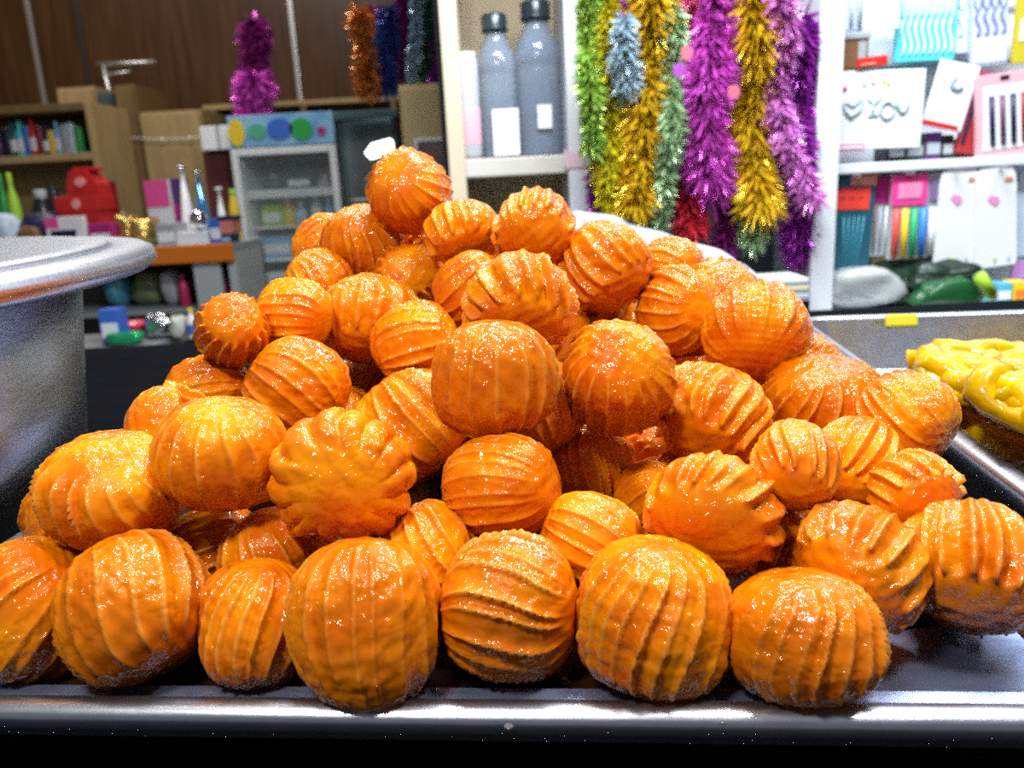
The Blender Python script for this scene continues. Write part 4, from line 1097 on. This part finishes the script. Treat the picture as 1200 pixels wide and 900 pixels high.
for k, m in enumerate([pm('pen_red', (.75, .08, .07)), YELLOW, pm('pen_green', (.02, .45, .18)), pm('pen_blue', (.04, .25, .80)), WHITE]):
    stroke(pn, 'pen', [(.12 + .185 * k, .60), (.12 + .185 * k, .03)], .0068, m)
def blister(u0, v0, u1, v1, y, label, rot):
    x0, x1, z0, z1 = rect(u0, v0, u1, v1, y); xc = (x0 + x1) / 2; w = x1 - x0; h = z1 - z0
    t = thing('blister_card', label, 'card', (xc, y, z0), 0, hang)
    t.rotation_euler = (0, math.radians(rot), 0)
    pts = [(-w * .46, 0), (w * .46, 0), (w * .5, .01), (w * .48, h * .8), (w * .45, h * .93), (w * .32, h), (-w * .32, h), (-w * .45, h * .93), (-w * .48, h * .8), (-w * .5, .01)]
    slab('backing', pts, 0, .005, WHITE, t)
    slab('bird_mark', [(-w * .12, h * .74), (-w * .20, h * .70), (-w * .02, h * .62), (w * .08, h * .67), (w * .02, h * .72), (-w * .06, h * .72)], -.002, 0, pm('bird_pink', (.88, .30, .60)), t)
    slab('corner_print', [(w * .2, h * .86), (w * .38, h * .85), (w * .38, h * .89), (w * .22, h * .90)], -.002, 0, SALMON, t)
    for q, m in ((-.05, LIME), (.28, SKY)):
        slab('print_mark', [(w * q, h * .05), (w * (q + .05), h * .05), (w * (q + .05), h * .09), (w * q, h * .09)], -.002, 0, m, t)
    return t
blister(1098, 196, 1145, 312, YR + .005, 'white card with pink bird mark beside the rainbow pens', 0)
blister(1147, 196, 1197, 312, YR + .0, 'white card with pink bird mark, second one from the rainbow pens', -5)
card('sky_pack', 1190, 200, 1222, 300, YR + .03, PALEB, 'pale blue pack behind the second bird card', 'pack', 0, .01, hang)
# on the lower shelf
blob('clear_bag', 976, 312, 1062, 358, YR - .06, .12, pm('milky_film', (.62, .66, .66), .2, alpha=.75), 'milky clear bag on the lower rack shelf', 'bag', zr2, 21, .3)
carton('kraft_box', 1020, 300, 1100, 352, YR + .05, .05, pm('kraft', (.42, .30, .18)), 'tan kraft box at the back of the lower rack shelf', 'box', None, zr2)
blob('black_bundle', 1052, 312, 1166, 358, YR - .05, .11, pm('black_green', (.012, .03, .018), .35), 'black and dark green bundle on the lower rack shelf', 'bundle', zr2, 22, .7)
blob('green_bundle', 1080, 330, 1150, 361, YR - .10, .045, BGREEN, 'dark green folded bundle before the black one', 'bundle', zr2, 23, .6)
def lying(u0, v0, u1, v1, y, r, m, capm, label, name='tube_bottle'):
    a = at(u0, v0, y); b_ = at(u1, v1, y)
    t = thing(name, label, 'tube', a); dv = b_ - a
    tube('body', [(0, 0, 0), dv * .82], r, m, t, 12); tube('cap', [dv * .8, dv], r * .7, capm, t, 12)
    return t
lying(1147, 322, 1165, 349, YR - .115, .011, LIME, YELLOW, 'lime yellow tube leaning on the dark green bundle')
carton('tiny_box', 1168, 332, 1186, 358, YR - .06, .04, pm('aqua', (.10, .45, .62)), 'aqua blue little box on the lower rack shelf', 'box', WHITE, zr2)
carton('tiny_box', 1188, 330, 1206, 358, YR - .06, .04, YELLOW, 'yellow little box next to the aqua one on the rack', 'box', ORANGE, zr2)
cr = card('violet_card', 1186, 306, 1215, 326, YR + .02, pm('violet', (.55, .25, .60)), 'violet card below the second bird card', 'card', 0, .006, hang)
# stack of pale trays by the rack post
for k in range(3):
    o = pbox('paper_pack', 893 + k, 345 - 9 * k, 948, 354 - 9 * k, 1.36, .1, [PALEB, pm('pale_yellow', (.75, .72, .40)), WHITE][k], ['pale blue paper pack under the yellow one, below the tinsel', 'pale yellow paper pack between two others, below the tinsel', 'white paper pack on top of two others, below the tinsel'][k], 'pack', None, None, .002)
    face(o, 'edge_line', .0, 1, .4, .6, GREY, .0008)
ppz = at(920, 354, 1.36).z
pst = thing('small_stand', 'narrow dark stand carrying the paper packs below the tinsel', 'stand', (at(920, 354, 1.36).x, 1.41, 0))
box('column', -.045, .045, -.045, .045, 0, ppz, DARK, pst, .003); box('base_plate', -.05, .05, -.05, .05, 0, .02, DARK, pst, .003)

# ------------------------------------------------------------------ tinsel garlands
def tinsel_mat(name, c, c2, rough=.22):
    m = mat(name, tuple(min(1, x * 1.12 + .01) for x in c), rough, .40, c2=tuple(min(1, x * 1.7) for x in c2), scale=90)
    return m
T = {'gold': tinsel_mat('tinsel_gold', (.95, .62, .02), (.60, .32, .01)), 'lemon': tinsel_mat('tinsel_lemon', (.90, .78, .03), (.50, .42, .01)), 'green': tinsel_mat('tinsel_green', (.42, .66, .10), (.20, .36, .05)),
     'sage': tinsel_mat('tinsel_sage', (.50, .70, .38), (.22, .36, .18)), 'silver': tinsel_mat('tinsel_silver', (.55, .72, .80), (.28, .42, .52)), 'magenta': tinsel_mat('tinsel_magenta', (.80, .14, .72), (.45, .03, .36)),
     'mauve': tinsel_mat('tinsel_mauve', (.85, .38, .80), (.55, .12, .50)), 'red': tinsel_mat('tinsel_red', (.85, .05, .08), (.40, .01, .03)), 'coral': tinsel_mat('tinsel_coral', (.85, .16, .22), (.50, .04, .12)),
     'purple': tinsel_mat('tinsel_purple', (.46, .05, .52), (.18, .01, .22)), 'navy': tinsel_mat('tinsel_navy', (.06, .12, .45), (.02, .03, .16)), 'plum': tinsel_mat('tinsel_plum', (.40, .03, .30), (.14, .01, .10)),
     'darkgreen': tinsel_mat('tinsel_darkgreen', (.05, .35, .12), (.02, .10, .04)), 'copper': tinsel_mat('tinsel_copper', (.75, .30, .05), (.40, .08, .02))}
M_cord = pm('tinsel_cord', (.25, .22, .2))
def tinsel(path, rpx, y, key, label, seed, dens=1.0, group='tinsel garlands hung beside the bottle shelf', bw=.0016):
    rg = np.random.default_rng(seed)
    P_ = np.array([tuple(at(u, v, y + 0.02 * math.sin(v * .03 + seed))) for u, v in path])
    seg = np.r_[0, np.cumsum(np.linalg.norm(np.diff(P_, axis=0), axis=1))]; L = seg[-1]
    r = rpx * 1.28 * y / FPX
    n = int(6500 * L * (r / .03) * dens)
    s = rg.uniform(0, L, n)
    c = np.stack([np.interp(s, seg, P_[:, k]) for k in range(3)], -1)
    dirs = rg.normal(size=(n, 3)); dirs[:, 2] = dirs[:, 2] * .55 - .35
    dirs /= np.linalg.norm(dirs, axis=1)[:, None]
    ln = r * rg.uniform(.75, 1.12, n) * (1 + .12 * np.sin(s * 40 + seed))
    side = np.cross(dirs, rg.normal(size=(n, 3))); side /= np.linalg.norm(side, axis=1)[:, None]
    b_ = bw * rg.uniform(.7, 2.0, n)
    base_ = c + dirs * (r * .06)[..., None] if False else c
    mid = c + dirs * (ln * .55)[:, None]; tip = c + dirs * ln[:, None] + np.array([0, 0, -1]) * (ln * .18)[:, None]
    V = np.concatenate([base_ - side * b_[:, None] / 2, base_ + side * b_[:, None] / 2, mid - side * b_[:, None], mid + side * b_[:, None], tip], 0)
    i = np.arange(n)
    q = np.stack([i, i + n, i + 3 * n, i + 2 * n], -1); t3 = np.stack([i + 2 * n, i + 3 * n, i + 4 * n], -1)
    o = thing('tinsel_garland', label, 'tinsel', tuple(P_[0]), 0, group)
    V = V - P_[0]
    me = bpy.data.meshes.new('tinsel_blades')
    loops = np.concatenate([q.ravel(), t3.ravel()]).astype(np.int32)
    st_ = np.concatenate([np.arange(n) * 4, 4 * n + np.arange(n) * 3]).astype(np.int32)
    me.vertices.add(len(V)); me.vertices.foreach_set('co', V.astype(np.float32).ravel())
    me.loops.add(len(loops)); me.loops.foreach_set('vertex_index', loops)
    me.polygons.add(2 * n); me.polygons.foreach_set('loop_start', st_)
    me.update(calc_edges=True)
    me.materials.append(T[key])
    bl = link(bpy.data.objects.new('tinsel_blades', me), o); bl['kind'] = 'stuff'
    tube('cord', [Vector(p) - Vector(P_[0]) for p in P_], .002, M_cord, o, 5)
    return o
YT = 1.46
# rail the garlands hang from, above the frame
ra, rb2 = at(676, -40, YT), at(962, -40, YT)
tr = thing('tinsel_rail', 'metal rail between shelf unit and rack from which the tinsel hangs', 'rail', (0, YT, ra.z))
tube('bar', [(bx1 + .01, 0, .0), (rx0 + .02, 0, .0)], .006, M_alu, tr)
tube('end_bracket', [(bx1 + .02, 0, 0), (bx1 + .02, .2, 0)], .005, M_alu, tr); tube('end_bracket', [(rx0 + .015, 0, 0), (rx0 + .015, .06, 0)], .005, M_alu, tr)
tinsel([(690, -36), (688, 40), (692, 110), (694, 175)], 15, YT, 'green', 'light green tinsel garland next to the white shelf post', 1)
tinsel([(712, -36), (712, 60), (714, 150), (718, 245)], 20, YT + .02, 'lemon', 'lemon gold tinsel garland beside the light green one', 2)
tinsel([(738, -36), (738, 22)], 13, YT + .01, 'purple', 'short purple tinsel garland above the silver one', 3)
tinsel([(732, 20), (730, 60), (736, 104)], 17, YT - .02, 'silver', 'short silvery blue tinsel tuft between two gold garlands', 4)
tinsel([(766, -36), (764, 60), (756, 150), (745, 245)], 25, YT, 'gold', 'thick yellow gold tinsel garland beside the silvery tuft', 5)
tinsel([(790, 10), (786, 80), (788, 150), (778, 215), (768, 262)], 15, YT - .02, 'sage', 'pale sage green tinsel garland beside the thick gold one', 6)
tinsel([(822, -36), (818, 20), (814, 60)], 20, YT + .02, 'coral', 'coral red tinsel garland above the magenta one', 7)
tinsel([(846, -36), (836, 50), (826, 130), (834, 225)], 27, YT, 'magenta', 'thick magenta tinsel garland in the middle of the row', 8)
tinsel([(806, 150), (800, 215), (812, 272)], 20, YT + .03, 'red', 'deep red tinsel garland hanging low behind the magenta one', 9)
tinsel([(872, -36), (888, 40), (892, 90), (878, 150), (892, 240)], 26, YT, 'gold', 'winding orange gold tinsel garland between magenta and purple', 10)
tinsel([(905, -36), (922, 30), (908, 110), (925, 170), (955, 235)], 17, YT - .03, 'mauve', 'pale mauve tinsel garland trailing across the purple one', 11)
tinsel([(940, 20), (936, 110), (934, 200), (938, 300)], 20, YT + .01, 'purple', 'long bright purple tinsel garland next to the rack post', 12, 1.2)
tinsel([(884, 235), (882, 286)], 16, YT - .01, 'sage', 'short sage green tinsel end below the winding gold garland', 13)
tinsel([(858, 190), (852, 285)], 18, YT + .04, 'plum', 'dark plum tinsel garland hanging low behind the gold one', 14)
tinsel([(700, 195), (704, 250)], 16, YT + .05, 'purple', 'low purple tinsel end behind the lemon gold garland', 15)
tinsel([(955, -20), (952, 110)], 10, YT + .06, 'darkgreen', 'thin dark green tinsel garland behind the purple one', 16)
for k, (u, v, m) in enumerate([(805, 62, SALMON), (860, 108, SALMON), (796, 82, MAG)]):
    p = at(u, v, YT - .07)
    o = slab('sequin', [(.011 * math.cos(a), .011 * math.sin(a)) for a in [2 * math.pi * q / 16 for q in range(16)]], -.001, .001, pm(['pink_sequin', 'pink_sequin', 'violet_sequin'][k], [(.95, .25, .35), 0, (.60, .12, .70)][k] if k != 1 else (1, 1, 1), .25), None)
    o.location = p; o.rotation_euler = (.2, 0, .2)
    tag(o, ['round pink sequin caught in the magenta tinsel near its top', 'round pink sequin at the edge of the winding gold tinsel', 'round violet sequin beside the sage green tinsel'][k], 'sequin')
# garlands deeper in the shop
dg = 'tinsel garlands at the back of the shop'
tinsel([(298, 26), (298, 70), (296, 95)], 15, 3.9, 'plum', 'dark plum tinsel bundle hanging on the brown wall above the fridge', 31, .55, dg, .005)
tinsel([(297, 92), (296, 134)], 19, 3.85, 'magenta', 'magenta tail of the tinsel bundle above the fridge', 32, .55, dg, .005)
YD = 2.6
tinsel([(422, 16), (432, 60), (430, 108)], 15, YD, 'copper', 'copper and gold tinsel garland beside the navy one', 33, .7, dg, .003)
tinsel([(438, 10), (434, 60), (436, 100)], 11, YD + .05, 'plum', 'plum tinsel garland behind the copper one', 34, .7, dg, .003)
tinsel([(456, 8), (455, 60), (452, 104)], 14, YD, 'navy', 'navy blue tinsel garland above the tan cupboard', 35, .7, dg, .003)
tinsel([(480, -30), (480, 40), (478, 92)], 14, YD, 'plum', 'plum tinsel garland between the navy and silver ones', 36, .7, dg, .003)
tinsel([(490, -30), (486, 60), (482, 98)], 8, YD - .05, 'silver', 'thin silver tinsel garland above the tan cupboard', 37, .7, dg, .003)
tinsel([(502, -30), (504, 50), (503, 92)], 12, YD, 'darkgreen', 'dark green tinsel garland above the tan cupboard', 38, .7, dg, .003)
tinsel([(516, -30), (514, 40), (513, 94)], 10, YD, 'purple', 'purple tinsel garland next to the bottle shelf side board', 39, .7, dg, .003)
# fairy-light wire across the back
wr = thing('string_light', 'thin wire with tiny pale beads slung across the tan cabinets', 'string light', at(140, 160, 3.88))
o0 = wr.location
wpts = [at(u, v, 3.885) - o0 for u, v in ((140, 160), (180, 163), (220, 162), (241, 160))]
tube('wire', wpts, .002, WHITE, wr, 5)
for (u, v) in ((152, 161), (190, 164), (222, 162)):
    p = at(u, v - .5, 3.88) - o0
    lathe('bead', [(0, -.008), (.007, -.004), (.008, 0), (.006, .005), (0, .008)], WHITE, wr, 8, tuple(p))
